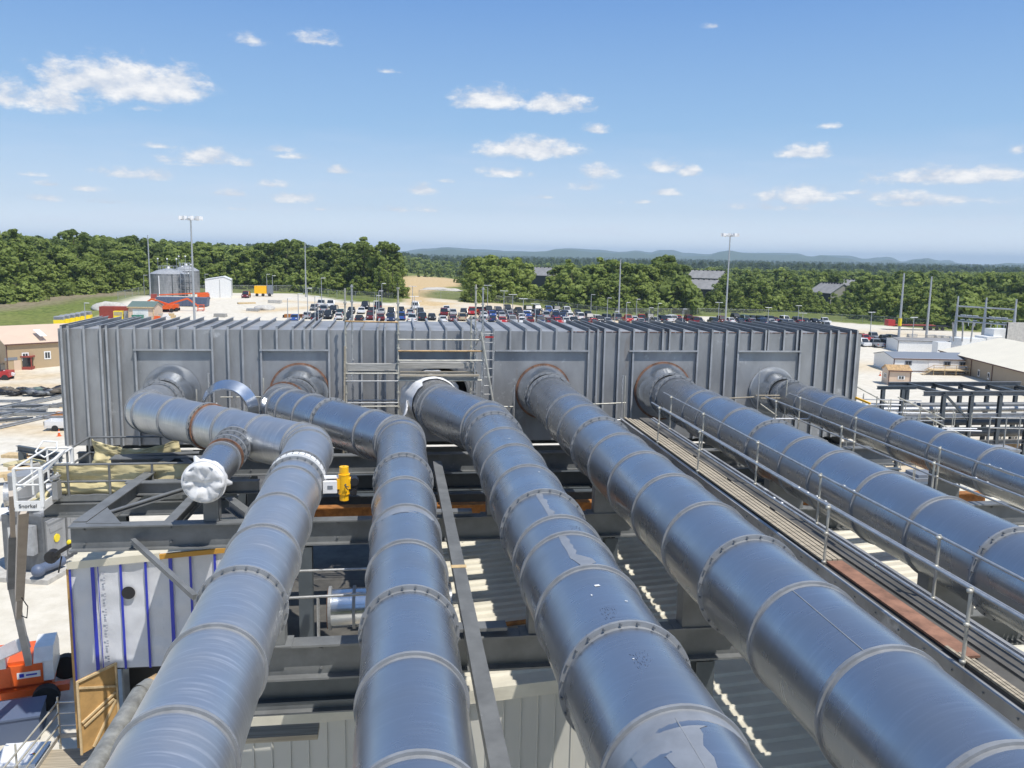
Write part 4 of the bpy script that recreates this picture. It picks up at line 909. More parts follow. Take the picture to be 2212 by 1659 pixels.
# ---------------------------------------------------------------- trees
def make_tree(name,h,w,seed,leaf,cb=.22,nb=26,lq=70,ls=.6,shape='round',trunk=True,top_thin=False):
    """tapered trunk with limbs, crown of many small leaf clumps scattered through uneven lobes"""
    rd=random.Random(seed); m=MB(); lobes=[]; nb=int(nb*1.35)
    root=bpy.data.objects.new(name,None); COL.objects.link(root)
    for i in range(nb):
        f=rd.random(); z=h*(cb+(1-cb)*f*.93)
        if shape=='round': env=w/2*sqrt(max(.06,1-((f-.42)/.62)**2))
        elif shape=='tall': env=w/2*(.5+.5*sin(pi*min(1,f*1.1)))*(1.05-.5*f)
        elif shape=='cone': env=w/2*(1.02-f)
        else: env=w/2*sqrt(max(.05,1-f*f))
        a=rd.random()*2*pi; rr=env*sqrt(rd.random())*.85
        lobes.append((rr*cos(a),rr*sin(a),z,w*(.085+.125*rd.random()**1.3)*(1-.4*f if shape!='cone' else .7)))
    m2=MB()
    if trunk:
        r0=.018*h+.06; pts=[V((0,0,0))]
        for k in range(1,6): pts.append(V((rd.uniform(-.02,.02)*h,rd.uniform(-.02,.02)*h,h*.16*k)))
        for k in range(5): m2.cyl(pts[k],pts[k+1],r0*(1-.16*k),7,r0*(1-.16*(k+1)),cap=False)
        for (x,y,z,r) in lobes[::3]:
            p=pts[min(4,max(1,int(z/h/.16)-1))]; m2.cyl(p,V((x,y,z)),r0*.3,5,r0*.08,cap=False)
    vs=[];fs=[]
    for (x,y,z,r) in lobes:
        for q in range(lq):
            u=rd.uniform(-1,1); a=rd.random()*2*pi; s=sqrt(1-u*u); rad=r*(.55+.55*rd.random()**.5)
            c=V((x+s*cos(a)*rad*1.1,y+s*sin(a)*rad*1.1,z+u*rad*.8))
            n=(V((s*cos(a),s*sin(a),u+.35))+V((rd.uniform(-1,1),rd.uniform(-1,1),rd.uniform(-1,1)))*.75).normalized()
            t_=n.orthogonal().normalized(); b_=n.cross(t_); ang=rd.random()*pi; t2=t_*cos(ang)+b_*sin(ang); b2=n.cross(t2)
            e=ls*(.5+.8*rd.random()); k=len(vs)
            vs+=[c+t2*e,c+b2*e*.6,c-t2*e*.8,c-b2*e*.7]; fs.append((k,k+1,k+2,k+3))
    m.add(vs,fs)
    if trunk: m2.build('trunk',M['bark'],root)
    m.build('crown',M[leaf],root); root['h']=h
    return root
E_=[('broadleaf_tree',19,13,1,'leaf_mid',.12,34,75,.62,'round'),('broadleaf_tree',20,12,2,'leaf_dark',.15,34,75,.6,'round'),('broadleaf_tree',17,11,3,'leaf_light',.05,32,75,.6,'round'),
('tall_tree',21,8,4,'leaf_dark',.2,30,60,.55,'tall'),('tall_tree',19,7.5,5,'leaf_mid',.12,28,60,.5,'tall'),('broadleaf_tree',14,12,6,'leaf_mid',.03,30,75,.6,'dome'),
('broadleaf_tree',12,9,7,'leaf_light',.02,26,70,.5,'dome'),('cedar_tree',7,4,8,'leaf_dark',.03,18,60,.4,'cone'),('shrub',5,7,9,'leaf_mid',.0,18,60,.45,'dome'),('thin_tree',17,7,10,'leaf_light',.25,22,34,.42,'tall')]
PR=[]
for (n_,h_,w_,s_,l_,cb_,nb_,lq_,ls_,sh_) in E_:
    PR.append(make_tree(n_,h_,w_,s_,l_,cb_,nb_,lq_,ls_,sh_,trunk=n_!='shrub'))
used=set(); tone={'leaf_dark':'dark green','leaf_mid':'mid green','leaf_light':'pale yellow-green'}
ORD=['first','second','third','fourth','fifth','sixth','seventh','eighth','ninth','tenth','eleventh','twelfth','thirteenth','fourteenth','fifteenth','sixteenth','seventeenth','eighteenth','nineteenth','twentieth','twenty-first','twenty-second','twenty-third','twenty-fourth','twenty-fifth','twenty-sixth','twenty-seventh','twenty-eighth','twenty-ninth','thirtieth','thirty-first','thirty-second','thirty-third','thirty-fourth','thirty-fifth','thirty-sixth','thirty-seventh','thirty-eighth','thirty-ninth','fortieth','forty-first','forty-second','forty-third','forty-fourth','forty-fifth','forty-sixth']
def lerpl(pts,x):
    for (a,ya),(b,yb) in zip(pts[:-1],pts[1:]):
        if a<=x<=b: return ya+(yb-ya)*(x-a)/(b-a)
    return pts[0][1] if x<pts[0][0] else pts[-1][1]
def put_tree(i,p,hgt,label,cat,group,wk=1.0,rd=random):
    src=PR[i]; k=hgt/src['h']; s=(k*wk,k*wk,k); rz=rd.random()*6.28
    if i not in used:
        used.add(i); src.location=p; src.rotation_euler.z=rz; src.scale=s; tag(src,label,cat,group); return src
    o=ctree(src,p,rz,label,group,s); o['category']=cat; return o
def tree_row(where,row,base,sky,x0,x1,dx,back,kinds,hf,seed,wk=1.0,jit=.35):
    rd=random.Random(seed); x=x0; n=0
    while x<x1:
        px=x+rd.uniform(-jit,jit)*dx; by=lerpl(base,px); q=atG(px,by); v=V((q.x,q.y,0)); L=v.length; v=v*((L+back+rd.uniform(-3,3))/L)
        p=V((v.x,v.y,G(v.x,v.y)-.3)); ty=lerpl(sky,px)
        T=ray(px,ty); T=T*(V((p.x,p.y)).length/V((T.x,T.y)).length); top=T.z+ZC; hh=max(3,(top-p.z)*hf*(1+rd.uniform(-.3,.1)))
        i=rd.choice(kinds); nm=E_[i][0].replace('_',' '); 
        put_tree(i,p,hh,f"{tone[E_[i][4]]} {nm}, {row}, {where}, {ORD[min(n,45)]} from left",'shrub' if i==8 else 'tree','trees of the '+where,wk,rd)
        n+=1; x+=dx
baseL=[(-80,660),(0,646),(60,642),(120,637),(200,632),(300,627),(400,622),(500,624),(600,628),(700,634),(800,640),(865,645)]
skyL=[(-80,500),(0,500),(30,492),(60,509),(100,516),(140,506),(180,499),(215,514),(250,517),(290,512),(320,526),(350,520),(400,514),(425,512),(450,526),(480,531),(520,533),(545,519),(600,513),(640,520),(665,536),(690,520),(705,514),(740,528),(760,523),(800,508),(830,514),(855,528),(868,545)]
tree_row('left wood','back row',baseL,skyL,-70,868,23,34,[1,3,1,0,4],1.0,11,1.15)
tree_row('left wood','middle row',baseL,skyL,-60,560,25,18,[1,0,2,0,5],.86,12,1.1)
tree_row('left wood','front row',baseL,skyL,-60,560,27,4,[2,5,6,0,6],.66,13,1.15)
tree_row('left wood','low front edge',baseL,skyL,-60,300,24,-3,[8,6,8],.3,18,1.3)
tree_row('wood behind the white shed','middle row',baseL,skyL,572,868,22,14,[3,0,1,4,1],.97,14,1.1)
tree_row('wood behind the white shed','front row',baseL,skyL,580,868,26,4,[6,5,8,8,2],.5,15,1.1)
tree_row('wood behind the white shed','thin trunks',baseL,skyL,822,866,9,0,[9],.8,16,.8)
baseC=[(1000,655),(1130,652)]; skyC=[(1000,562),(1030,552),(1080,552),(1130,556)]
tree_row('tree clump beside the dirt road','back row',baseC,skyC,1020,1135,20,14,[2,4,2],1.0,21,1.15)
tree_row('tree clump beside the dirt road','front row',baseC,skyC,1012,1140,19,3,[2,9,6,4],.86,22,1.1)
tree_row('tree clump beside the dirt road','low edge',baseC,skyC,1006,1196,22,2,[8],.3,23,1.2)
baseR=[(1200,660),(1230,664),(1356,677),(1531,674),(1631,674),(1700,672),(1809,680),(1909,694),(2059,708),(2212,716),(2300,722)]
skyR=[(1200,566),(1230,554),(1280,544),(1310,547),(1340,560),(1370,563),(1400,556),(1450,557),(1478,566),(1490,600),(1540,620),(1570,600),(1620,580),(1680,588),(1740,610),(1760,640),(1830,650),(1850,606),(1900,600),(1950,595),(2000,600),(2060,590),(2120,602),(2180,600),(2300,606)]
tree_row('right wood','back row',baseR,skyR,1205,1480,22,26,[1,0,1,2],1.0,31,1.15)
tree_row('right wood','middle row',baseR,skyR,1205,2290,25,13,[0,2,1,4,2],.93,32,1.15)
tree_row('right wood','front row',baseR,skyR,1212,2290,27,3,[6,2,5,0,8],.72,33,1.1)
tree_row('right wood','low front edge',baseR,skyR,1225,2290,26,-2,[8,6,8],.36,34,1.35)
tree_row('field edge beyond the dirt road','single row',[(860,598),(1010,600)],[(860,578),(1010,580)],905,990,13,10,[7],1.0,41,1.2)
# far wood canopy: nobody could count these
def gn_wood(name,n,seed,leaf,r0,r1,hh,label,px0=-150,px1=2400,skip=None):
    rd=random.Random(seed); src=make_tree('canopy_tree',hh,hh*.85,seed,leaf,.05,16,26,.95,'dome',trunk=False); crown=src.children[0]; me=crown.data
    bpy.data.objects.remove(crown); bpy.data.objects.remove(src)
    vs=[]
    while len(vs)<n:
        px=rd.uniform(px0,px1); f=rd.random(); d=r0*(r1/r0)**f; v=ray(px,560); v.z=0; v=v.normalized()*d
        if skip and skip(px,d,v): continue
        if noise.noise(V((v.x*.004,v.y*.004,seed)))<-.32 and d>700: continue
        vs.append((v.x,v.y,G(v.x,v.y)-1))
    pm=bpy.data.meshes.new(name); pm.from_pydata(vs,[],[]); o=bpy.data.objects.new(name,pm); COL.objects.link(o); tag(o,label,'wood',kind='stuff')
    inst=bpy.data.objects.new('canopy_source',me)
    ng=bpy.data.node_groups.new(name,'GeometryNodeTree'); ng.interface.new_socket('Geometry',in_out='INPUT',socket_type='NodeSocketGeometry'); ng.interface.new_socket('Geometry',in_out='OUTPUT',socket_type='NodeSocketGeometry')
    gi=ng.nodes.new('NodeGroupInput'); go=ng.nodes.new('NodeGroupOutput'); ip=ng.nodes.new('GeometryNodeInstanceOnPoints'); oi=ng.nodes.new('GeometryNodeObjectInfo'); oi.inputs[0].default_value=inst
    rs=ng.nodes.new('FunctionNodeRandomValue'); rs.data_type='FLOAT'; rs.inputs[2].default_value=.65; rs.inputs[3].default_value=1.35
    rr=ng.nodes.new('FunctionNodeRandomValue'); rr.data_type='FLOAT_VECTOR'; rr.inputs[0].default_value=(0,0,0); rr.inputs[1].default_value=(0,0,6.28)
    ng.links.new(gi.outputs[0],ip.inputs['Points']); ng.links.new(oi.outputs['Geometry'],ip.inputs['Instance']); ng.links.new(rs.outputs[1],ip.inputs['Scale']); ng.links.new(rr.outputs[0],ip.inputs['Rotation']); ng.links.new(ip.outputs[0],go.inputs[0])
    md=o.modifiers.new('canopy','NODES'); md.node_group=ng; return o
def skA(px,d,v):
    if 862<px<1008 and d<760: return True
    if 1120<px<1205 and d<480: return True
    if px<868 and d<330: return True
    if px>1200 and d<(410 if px<1480 else 380): return True
    for (bx,by,rr) in BN:
        if math.hypot(v.x-bx,v.y-by)<rr: return True
        # keep the sight line to each barn open
        L=math.hypot(bx,by); c=(v.x*bx+v.y*by)/L; s=abs(v.x*by-v.y*bx)/L
        if 0<L-c<95 and s<22: return True
    return False
# barns with long grey roofs and ridge vents
BN=[]; barns=[]
for (px,by,Yd,wd_,ln,h1,h2,rz,lab) in ((1168,608,470,14,20,4.6,8.6,R(-50),'dark sided barn with pale gable, alone in the clearing between the two tree groups'),
    (1508,640,400,14,18,4.8,8.6,R(-40),'grey roofed barn half hidden in the right wood left of the tall mast'),(1528,615,480,14,18,4.8,8.6,R(-40),'farther barn roof showing just behind the half hidden barn'),
    (1795,655,400,14,13,5,8.8,R(-74),'barn with broad pale gable end in the right wood'),(1850,634,520,14,16,4.5,8.5,R(-50),'small far barn roof right of the broad gabled barn')):
    q=ray(px,by); q.z=0; q=q.normalized()*Yd; z=G(q.x,q.y); 
    T=ray(px,by); T=T*(Yd/V((T.x,T.y)).length); z=max(z,T.z+ZC-1.0) if by<655 else z
    BN.append((q.x,q.y,20)); b=empty('barn',(q.x,q.y,z),lab,'barn','old barns beyond the lot',rz)
    w2,l2=wd_/2,ln/2
    MB().b2((-l2,-w2,-3),(l2,w2,h1)).build('wall',M['barn_wall'],b)
    m=MB(); 
    for s in (-1,1): m.add([(s*l2,-w2,-3),(s*l2,w2,-3),(s*l2,w2,h1),(s*l2,0,h2),(s*l2,-w2,h1)],[(0,1,2,3,4)]); m.add([(s*(l2+.05),-w2,-3),(s*(l2+.05),w2,-3),(s*(l2+.05),w2,h1),(s*(l2+.05),0,h2-.05),(s*(l2+.05),-w2,h1)],[(0,1,2,3,4)])
    m.build('gable',M['barn_gable'],b)
    m=MB()
    for s in (-1,1): m.add([(-l2-.4,0,h2+.15),(l2+.4,0,h2+.15),(l2+.4,s*(w2+.5),h1-.1),(-l2-.4,s*(w2+.5),h1-.1),(-l2-.4,0,h2-.05),(l2+.4,0,h2-.05),(l2+.4,s*(w2+.5),h1-.3),(-l2-.4,s*(w2+.5),h1-.3)],[(0,1,2,3),(4,5,6,7),(0,1,5,4),(2,3,7,6),(0,3,7,4),(1,2,6,5)])
    m.build('roof',M['barn_roof'],b)
    for k in range(7): MB().b2((-l2+1.5+k*(ln-3)/6-.4,-.4,h2-.1),(-l2+1.5+k*(ln-3)/6+.4,.4,h2+.5)).build('ridge_vent',M['barn_wall'],b)
# clumps round the barns so they sit in the wood
rd=random.Random(5)
for k,(i,px,by,dd,hh) in enumerate(((5,1450,640,395,13),(6,1478,650,380,9),(6,1545,652,385,9),(5,1568,640,400,13),(6,1505,660,372,7),(5,1735,655,385,10),(6,1765,668,370,7),(6,1800,668,372,6.5),(6,1825,666,380,7.5),(5,1855,650,395,13),(2,1880,640,400,15),(6,1130,625,430,7),(6,1215,620,430,9),(8,1170,640,395,4))):
    q=ray(px,by); q.z=0; q=q.normalized()*dd
    put_tree(i,V((q.x,q.y,G(q.x,q.y)-.5)),hh,f"{tone[E_[i][4]]} tree among those around the barns, {ORD[k]} from the left",'tree','trees around the barns',1.2,rd)
gn_wood('far_wood',2600,51,'leaf_mid',330,1500,12,'broad green canopy of the wood stretching away beyond the lot',skip=skA)
gn_wood('far_wood',1500,52,'leaf_dark',360,1900,12,'darker crowns scattered through the far wood beyond the lot',skip=skA)
gn_wood('far_wood',1100,53,'leaf_light',340,1300,10,'paler crowns scattered through the far wood beyond the lot',skip=skA)
gn_wood('far_wood',6000,54,'leaf_far',1300,6500,17,'hazy canopy of the farthest woods below the hills',skip=lambda a,b,c:False)
# small plants and grass tufts are in the ground material
# ---------------------------------------------------------------- lot furniture: lamp poles
def ddist(px,by): return atG(px,by)
m=MB(); lampA=empty('parking_lamp',(0,0,0),'x','street lamp','slender parking lot lamps')
MB().cyl((0,0,0),(0,0,9),.11,8,r2=.07).build('lamp_post',M['pole_zinc'],lampA)
MB().box((.55,0,9.05),(1.0,.38,.16)).build('lamp_head',M['lamp_white'],lampA)
lampB=ctree(lampA,(0,0,0)); MB().box((-.55,0,9.05),(1.0,.38,.16)).build('lamp_head',M['lamp_white'],lampB)
LP=[(622,644,702,0),(645,634,700,0),(665,622,690,0),(681,640,700,0),(695,600,664,0),(688,655,702,0),(807,650,700,0),(813.5,638,692,0),(818.5,628,684,0),(825,612,666,0),(891,618,670,1),(895,640,692,1),(901,650,698,1),(1053,616,668,1),(1088,628,682,1),(1107,636,690,1),(1129.5,645,697,1),(1155.6,656,703,1),
(1276,636,682,0),(1311,643,695,0),(1352,653,700,0),(1374,646,690,0),(1401,664,706,0),(1420,655,698,0),(1473.7,667,710,0),(1551,653,700,1),(1327,672,715,0),(1658,664,706,1),(1723,660,700,1),(1732,676,714,1),(1879,674,728,1),(1969,685,748,1),(312,594,637,0),(444,592,634,0),(185,654,704,0),(577,592,634,0),(589,595,634,0)]
for k,(px,ty,by,s) in enumerate(LP):
    p=atG(px,by); T=ray(px,ty); T=T*(V((p.x,p.y)).length/V((T.x,T.y)).length); hh=T.z+ZC-p.z
    src=(lampA,lampB)[s]; lab=f"{('single','double')[s]} headed slender lamp post, {ORD[k]} of those listed left to right"
    o=ctree(src,p,R(random.choice((-20,0,15))),None,'slender parking lot lamps',(1,1,hh/9.1)); o['px']=px
lamps=[o for o in COL.objects if o.name.split('.')[0]=='parking_lamp' and 'px' in o]
lamps.sort(key=lambda o:o['px'])
for k,o in enumerate(lamps):
    d='twin headed' if len([c for c in o.children if c.name.startswith('lamp_head')])>1 else 'single headed'
    o['label']=f"{d} slender parking lamp, {ORD[k]} from the left of the whole lot"; del o['px']
for r_ in (lampA,lampB):
    for c in list(r_.children): bpy.data.objects.remove(c)
    bpy.data.objects.remove(r_)
# tall masts
def mast(name,px,ty,by,r0,label,heads=0,arms=()):
    p=atG(px,by) if by else None
    T=ray(px,ty); T=T*(V((p.x,p.y)).length/V((T.x,T.y)).length); hh=T.z+ZC-p.z
    o=empty(name,p,label,'mast' if heads else 'pole','tall poles and masts of the site')
    MB().cyl((0,0,0),(0,0,hh),r0,12,r2=r0*.55).build('shaft',M['pole_zinc'],o)
    if heads:
        m=MB(); m.ring((0,0,hh-.1),(0,0,1),.9,1.0,.12,20); m.cyl((-1.9,0,hh-.3),(1.9,0,hh-.3),.06,6); m.cyl((0,-1.5,hh-.3),(0,1.5,hh-.3),.06,6); m.build('head_frame',M['pole_zinc'],o)
        for k in range(8):
            a=2*pi*k/8+.3; c=V((2.0*cos(a),1.7*sin(a),hh+.15)); l=MB().box(c,(.75,.62,.6),rz=a); l.box(c+V((cos(a)*.25,sin(a)*.25,-.35)),(.2,.6,.3),rz=a); l.build('floodlight',M['lamp_white'],o)
    for (dz,ln) in arms: MB().cyl((-ln,0,hh-dz),(ln,0,hh-dz),.06,6).build('cross_arm',M['pole_zinc'],o)
    return o
mast('floodlight_mast',421,472,708,.26,'tall floodlight mast with ring of white lamps, nearer the grey tank',1)
mast('floodlight_mast',1566,508,712,.26,'tall floodlight mast with ring of white lamps, on the right above the cars',1)
mast('steel_pole',325,508,640,.24,'thin steel pole rising behind the grey tank')
mast('steel_pole',661,524,642,.24,'thin steel pole before the wood right of the white shed')
mast('steel_pole',1336,560,686,.26,'thin steel pole at the lot fence in the right centre')
u1=mast('utility_pole',1940,590,742,.33,'thick leaning utility pole with yellow guard, left of the pair',0)
u2=mast('utility_pole',2001,597,726,.33,'thick utility pole, right of the pair',0)
MB().cyl((0,0,4.2),(0,0,6.0),.42,12).build('yellow_guard',M['bright_yellow'],u1)
# ---------------------------------------------------------------- cars
cc={'white':(.75,.75,.75),'silver':(.38,.39,.41),'grey':(.14,.15,.16),'black':(.02,.02,.025),'dark blue':(.02,.035,.1),'blue':(.04,.1,.35),'maroon':(.15,.015,.02),'red':(.5,.03,.03),'tan':(.5,.4,.26),'teal':(.03,.1,.11)}
for n_,c_ in cc.items(): mat('car_'+n_.replace(' ','_'),c_,.25,.1,spec=.7)
def taper(m,x0,x1,y0,y1,z0,X0,X1,Y0,Y1,z1,mi=0):
    m.add([(x0,y0,z0),(x1,y0,z0),(x1,y1,z0),(x0,y1,z0),(X0,Y0,z1),(X1,Y0,z1),(X1,Y1,z1),(X0,Y1,z1)],[(0,3,2,1),(4,5,6,7),(0,1,5,4),(1,2,6,5),(2,3,7,6),(3,0,4,7)],mi)
def make_car(kind):
    r=empty({'sedan':'parked_car','suv':'parked_suv','pickup':'parked_pickup'}[kind],(0,0,0),'x','car','vehicles parked in the lot'); L,W,Hh={'sedan':(4.7,1.8,1.42),'suv':(4.8,1.95,1.82),'pickup':(5.6,1.98,1.85)}[kind]; l,w=L/2,W/2; b=.95 if kind!='sedan' else .85
    m=MB(); m.box((0,0,.0),(0.001,.001,.001)) if 0 else None
    taper(m,-w*.96,w*.96,-l,l,.28,-w,w,-l*.99,l*.99,.6); taper(m,-w,w,-l*.99,l*.99,.6,-w*.93,w*.93,-l*.96,l*.97,b)
    if kind=='pickup':
        m=MB(); taper(m,-w*.96,w*.96,-l,l,.35,-w,w,-l*.99,l*.99,.65); taper(m,-w,w,-l*.99,.75,.65,-w*.94,w*.94,-l*.97,.75,1.02)
        m.b2((-w,.75,.65),(-w+.08,l,1.1)); m.b2((w-.08,.75,.65),(w,l,1.1)); m.b2((-w,l-.08,.65),(w,l,1.1))
    m.build('car_body',M['car_white'],r)
    c={'sedan':(-1.0,1.7,-.35,1.15),'suv':(-1.25,2.25,-.7,1.95),'pickup':(-1.05,.72,-.55,.6)}[kind]
    m=MB(); taper(m,-w*.9,w*.9,c[0],c[1],b,-w*.78,w*.78,c[2],c[3],Hh-.06); m.build('window_band',M['glass_dark'],r)
    m=MB(); taper(m,-w*.8,w*.8,c[2]-.03,c[3]+.03,Hh-.07,-w*.74,w*.74,c[2]+.08,c[3]-.08,Hh); 
    for s in (-1,1):
        for yy in (c[0]+.02,c[1]-.06): m.bar((s*w*.9,yy,b),(s*w*.78,c[2] if yy<0 else c[3],Hh-.06),.07)
    m.build('roof',M['car_white'],r)
    for s in (-1,1):
        for yy in (-l*.62,l*.6):
            MB().cyl((s*(w-.2),yy,.34),(s*(w+.01),yy,.34),.34,12).build('wheel',M['tyre'],r)
    for s in (-1,1):
        MB().b2((s*w*.85,-l-.01,.6),(s*w*.5,-l+.02,.75)).build('headlight',M['lamp_white'],r); MB().b2((s*w*.88,l-.02,.65),(s*w*.6,l+.01,.85)).build('tail_light',M['red_paint'],r)
    return r
CARK={k:make_car(k) for k in ('sedan','suv','pickup')}
bodies={}
for k,r in CARK.items():
    for ch in r.children:
        nm=ch.name.split('.')[0]
        if nm in ('car_body','roof'):
            for c_ in cc:
                me=ch.data.copy(); me.materials[0]=M['car_'+c_.replace(' ','_')]; bodies[(k,c_,nm)]=me
D={'k':'black','w':'white','s':'silver','g':'grey','n':'dark blue','b':'blue','m':'maroon','r':'red','t':'tan','e':'teal'}; K={'s':'sedan','u':'suv','p':'pickup'}
CARS=[]
def crop(ox,oy,s,k_=6.4):
    for it in s.split():
        x,y,c=it.split(','); CARS.append((ox+float(x)/k_,oy+float(y)/k_,D[c[0]],K[c[1]]))
crop(604.9,622.1,'570,260,wp 640,262,wp 470,303,gs 612,332,su 820,345,ku 965,345,ks 1080,347,ws 1180,282,ku 1205,355,ss 1355,285,ku 1330,330,ks 1310,370,ku 335,415,ss 205,450,bs 355,450,ku 475,415,ku 550,392,gs 637,425,ws 745,450,kp 695,372,es 880,425,mu 1040,435,ms 1160,425,bu 1165,345,ks 1285,425,ku 1260,455,wp 845,455,ks 1110,450,np 1870,290,wu 1800,370,ss 1850,425,ks 1940,378,ku 1940,445,ms 2015,425,tu 1885,455,ws 2115,455,ss')
crop(950.5,622.1,'90,320,ws 55,375,mu 180,370,ss 330,385,ku 395,360,ru 45,445,ss 155,435,ns 245,455,rs 390,455,su 495,365,ms 575,385,bs 650,345,ku 690,398,ss 645,410,ws 660,465,ws 835,385,ss 870,360,nu 935,325,ku 1080,335,ks 960,400,kp 1220,335,ku 1345,325,ku 1190,385,ku 1110,390,bs 1260,400,su 850,460,nu 780,450,ms 960,430,ms 1060,465,ms 1110,430,ws 1270,455,ws 1210,462,rs 1380,405,nu 1500,340,bu 1505,400,ns 1610,335,ku 1750,345,wu 1600,370,ws 1660,405,ws 1370,450,ks 1500,465,ks 1630,470,rs 1770,420,wu 1855,365,ks 1880,430,ku 1945,430,ws 2050,435,ku 2040,475,kp 1730,380,ns 1995,385,ks')
crop(1296.1,639.4,'225,330,gu 320,350,rp 440,345,ws 570,345,rp 685,330,ku 800,350,ku 770,365,gs 890,350,wp 1010,350,wu 1080,335,rs 1180,345,mu 1300,360,ks 1395,375,mu 1060,375,ks 20,370,ss 1560,380,ku 1680,360,mu 1790,365,ws 1890,375,ns 1875,320,ku 2010,345,eu 2110,330,ks 2000,385,ms 2130,385,nu 450,375,ss 640,375,ks')
crop(1598.5,639.4,'180,330,ks 265,350,ku 390,355,ku 480,355,ms 620,355,wu 735,365,ku 855,370,ks 950,375,ks 1060,380,wp 170,372,ss 275,395,nu 430,385,ws 590,390,ns 690,390,ss 790,400,rs 1180,445,sp 1830,600,sp 1720,610,rs 1690,690,wu 1820,700,sp 1980,710,ku 2060,640,ku 1950,640,gp')
CARS+=[(1946,747,'white','sedan'),(1976,749,'white','pickup'),(2002,748,'black','sedan'),(532,643,'maroon','suv')]
CARS.sort(key=lambda c:c[0]); cnt={}; placed=[]
rd=random.Random(3); first={}
for (px,by,col,kind) in CARS:
    p=atG(px,by)
    for _ in range(6):
        hit=[q for q in placed if abs(q.x-p.x)<2.15 and abs(q.y-p.y)<5.3]
        if not hit: break
        h=hit[0]; p.x=h.x+(2.4 if p.x>=h.x else -2.4); p.z=G(p.x,p.y)
    placed.append(p.copy()); key=(col,kind); cnt[key]=cnt.get(key,0)+1
    word={'sedan':'sedan','suv':'tall wagon','pickup':'pickup truck'}[kind]
    lab=f"{col} {word} parked in the lot, {ORD[cnt[key]-1]} {col} {word} from the left"
    rz=R(rd.choice((0,0,180))+rd.uniform(-4,4))
    sw={nm:bodies[(kind,col,nm)] for nm in ('car_body','roof')}
    o=ctree(CARK[kind],p,rz,lab,'vehicles parked in the lot',None,None,sw); o['category']={'sedan':'car','suv':'car','pickup':'pickup'}[kind]
# ---------------------------------------------------------------- mid ground buildings
def gable_building(name,label,cat,p,L,W,h,rh,rz,mw,mr,trim,overh=.3):
    """box of length L (local x) and depth W (local y), ridge along x; origin at a front-left corner"""
    b=empty(name,p,label,cat,None,rz); m=MB(); m.b2((0,0,-2),(L,W,h))
    for X in (0,L): m.add([(X,0,h),(X,W,h),(X,W/2,h+rh)],[(0,1,2)])
    m.build('wall',M[mw],b); o=overh
    m=MB(); 
    for a,c in (((-o,-o,h-.05),(-o,W/2,h+rh+.05)),((-o,W+o,h-.05),(-o,W/2,h+rh+.05))):
        m.add([(a[0],a[1],a[2]),(L+o,a[1],a[2]),(L+o,c[1],c[2]),(c[0],c[1],c[2]),(a[0],a[1],a[2]-.12),(L+o,a[1],a[2]-.12),(L+o,c[1],c[2]-.12),(c[0],c[1],c[2]-.12)],[(0,1,2,3),(4,5,6,7),(0,1,5,4),(1,2,6,5),(0,3,7,4)])
    m.build('roof',M[mr],b)
    m=MB(); m.b2((-o,-o-.08,h-.22),(L+o,-o-.02,h-.02)); 
    for X in (-.06,L+.0): m.b2((X,-.08,-2),(X+.14,.02,h-.1))
    m.build('trim',M[trim],b); return b
def win(b,x,z,w=.9,h=1.1,y=-.03,axis='x',fr='white_paint'):
    m=MB(); g_=MB()
    if axis=='x': m.b2((x-w/2,y-.02,z-h/2),(x+w/2,y,z+h/2)); g_.b2((x-w*.34,y-.035,z-h*.36),(x-w*.04,y-.02,z+h*.36)); g_.b2((x+w*.04,y-.035,z-h*.36),(x+w*.34,y-.02,z+h*.36))
    else: m.b2((y-.02,x-w/2,z-h/2),(y,x+w/2,z+h/2)); g_.b2((y-.035,x-w*.34,z-h*.36),(y-.02,x+w*.34,z+h*.36))
    f=m.build('window',M[fr],b); g_.build('pane',M['glass_dark'],f)
# tan shop, left
a=atG(17,802); e=atG(123,792); d=V((e.x-a.x,e.y-a.y,0)); rz=atan2(d.y,d.x); Lw=26
b=gable_building('tan_building','tan metal shop with peach roof and two white windows, left of the duct','building',(a.x,a.y,0),Lw,17,4.75,2.1,rz,'tan_wall','tan_roof','brown_trim')
k=d.length/104
for px in (57,104): win(b,(px-19)*k,2.6,1.0,1.3)
for x in (5.5,10.8): MB().prism([(-.5,0),(.5,0),(.5,.03),(-.5,.03)],(x,.2,5.66),(x,3.9,6.44)).build('skylight',M['white_paint'],b)
MB().b2(((27-19)*k-.9,-.07,2.15),((27-19)*k+.9,-.03,2.6)).build('sign_board',M['roof_grey'],b)
MB().b2((.9,-.06,-.1),(1.9,-.02,2.1)).build('door',M['tan_roof'],b)
# right big shop
a=atG(1994,829) if 0 else atZ(2028,798,-.5); e=atZ(2212,855,-.5); d=V((e.x-a.x,e.y-a.y,0)); rz=atan2(d.y,d.x)
b=gable_building('shaded_tan_building','long brown metal shop with bright cream roof on the right edge','building',(a.x,a.y,-.5),46,22,3.75,2.6,rz,'tan_wall_shaded','cream_roof','brown_trim')
k=d.length/184
for x in (1.6,4.6,8.2,11.2,16,19.5): win(b,x,1.5,.7,1.2)
MB().b2((2.6,-.06,0),(3.5,-.02,2.1)).build('door',M['roof_grey'],b)
for x in (6.4,13.0,20.6): MB().b2((x-.08,-.1,-1),(x+.08,-.01,3.6)).build('downspout',M['brown_trim'],b)
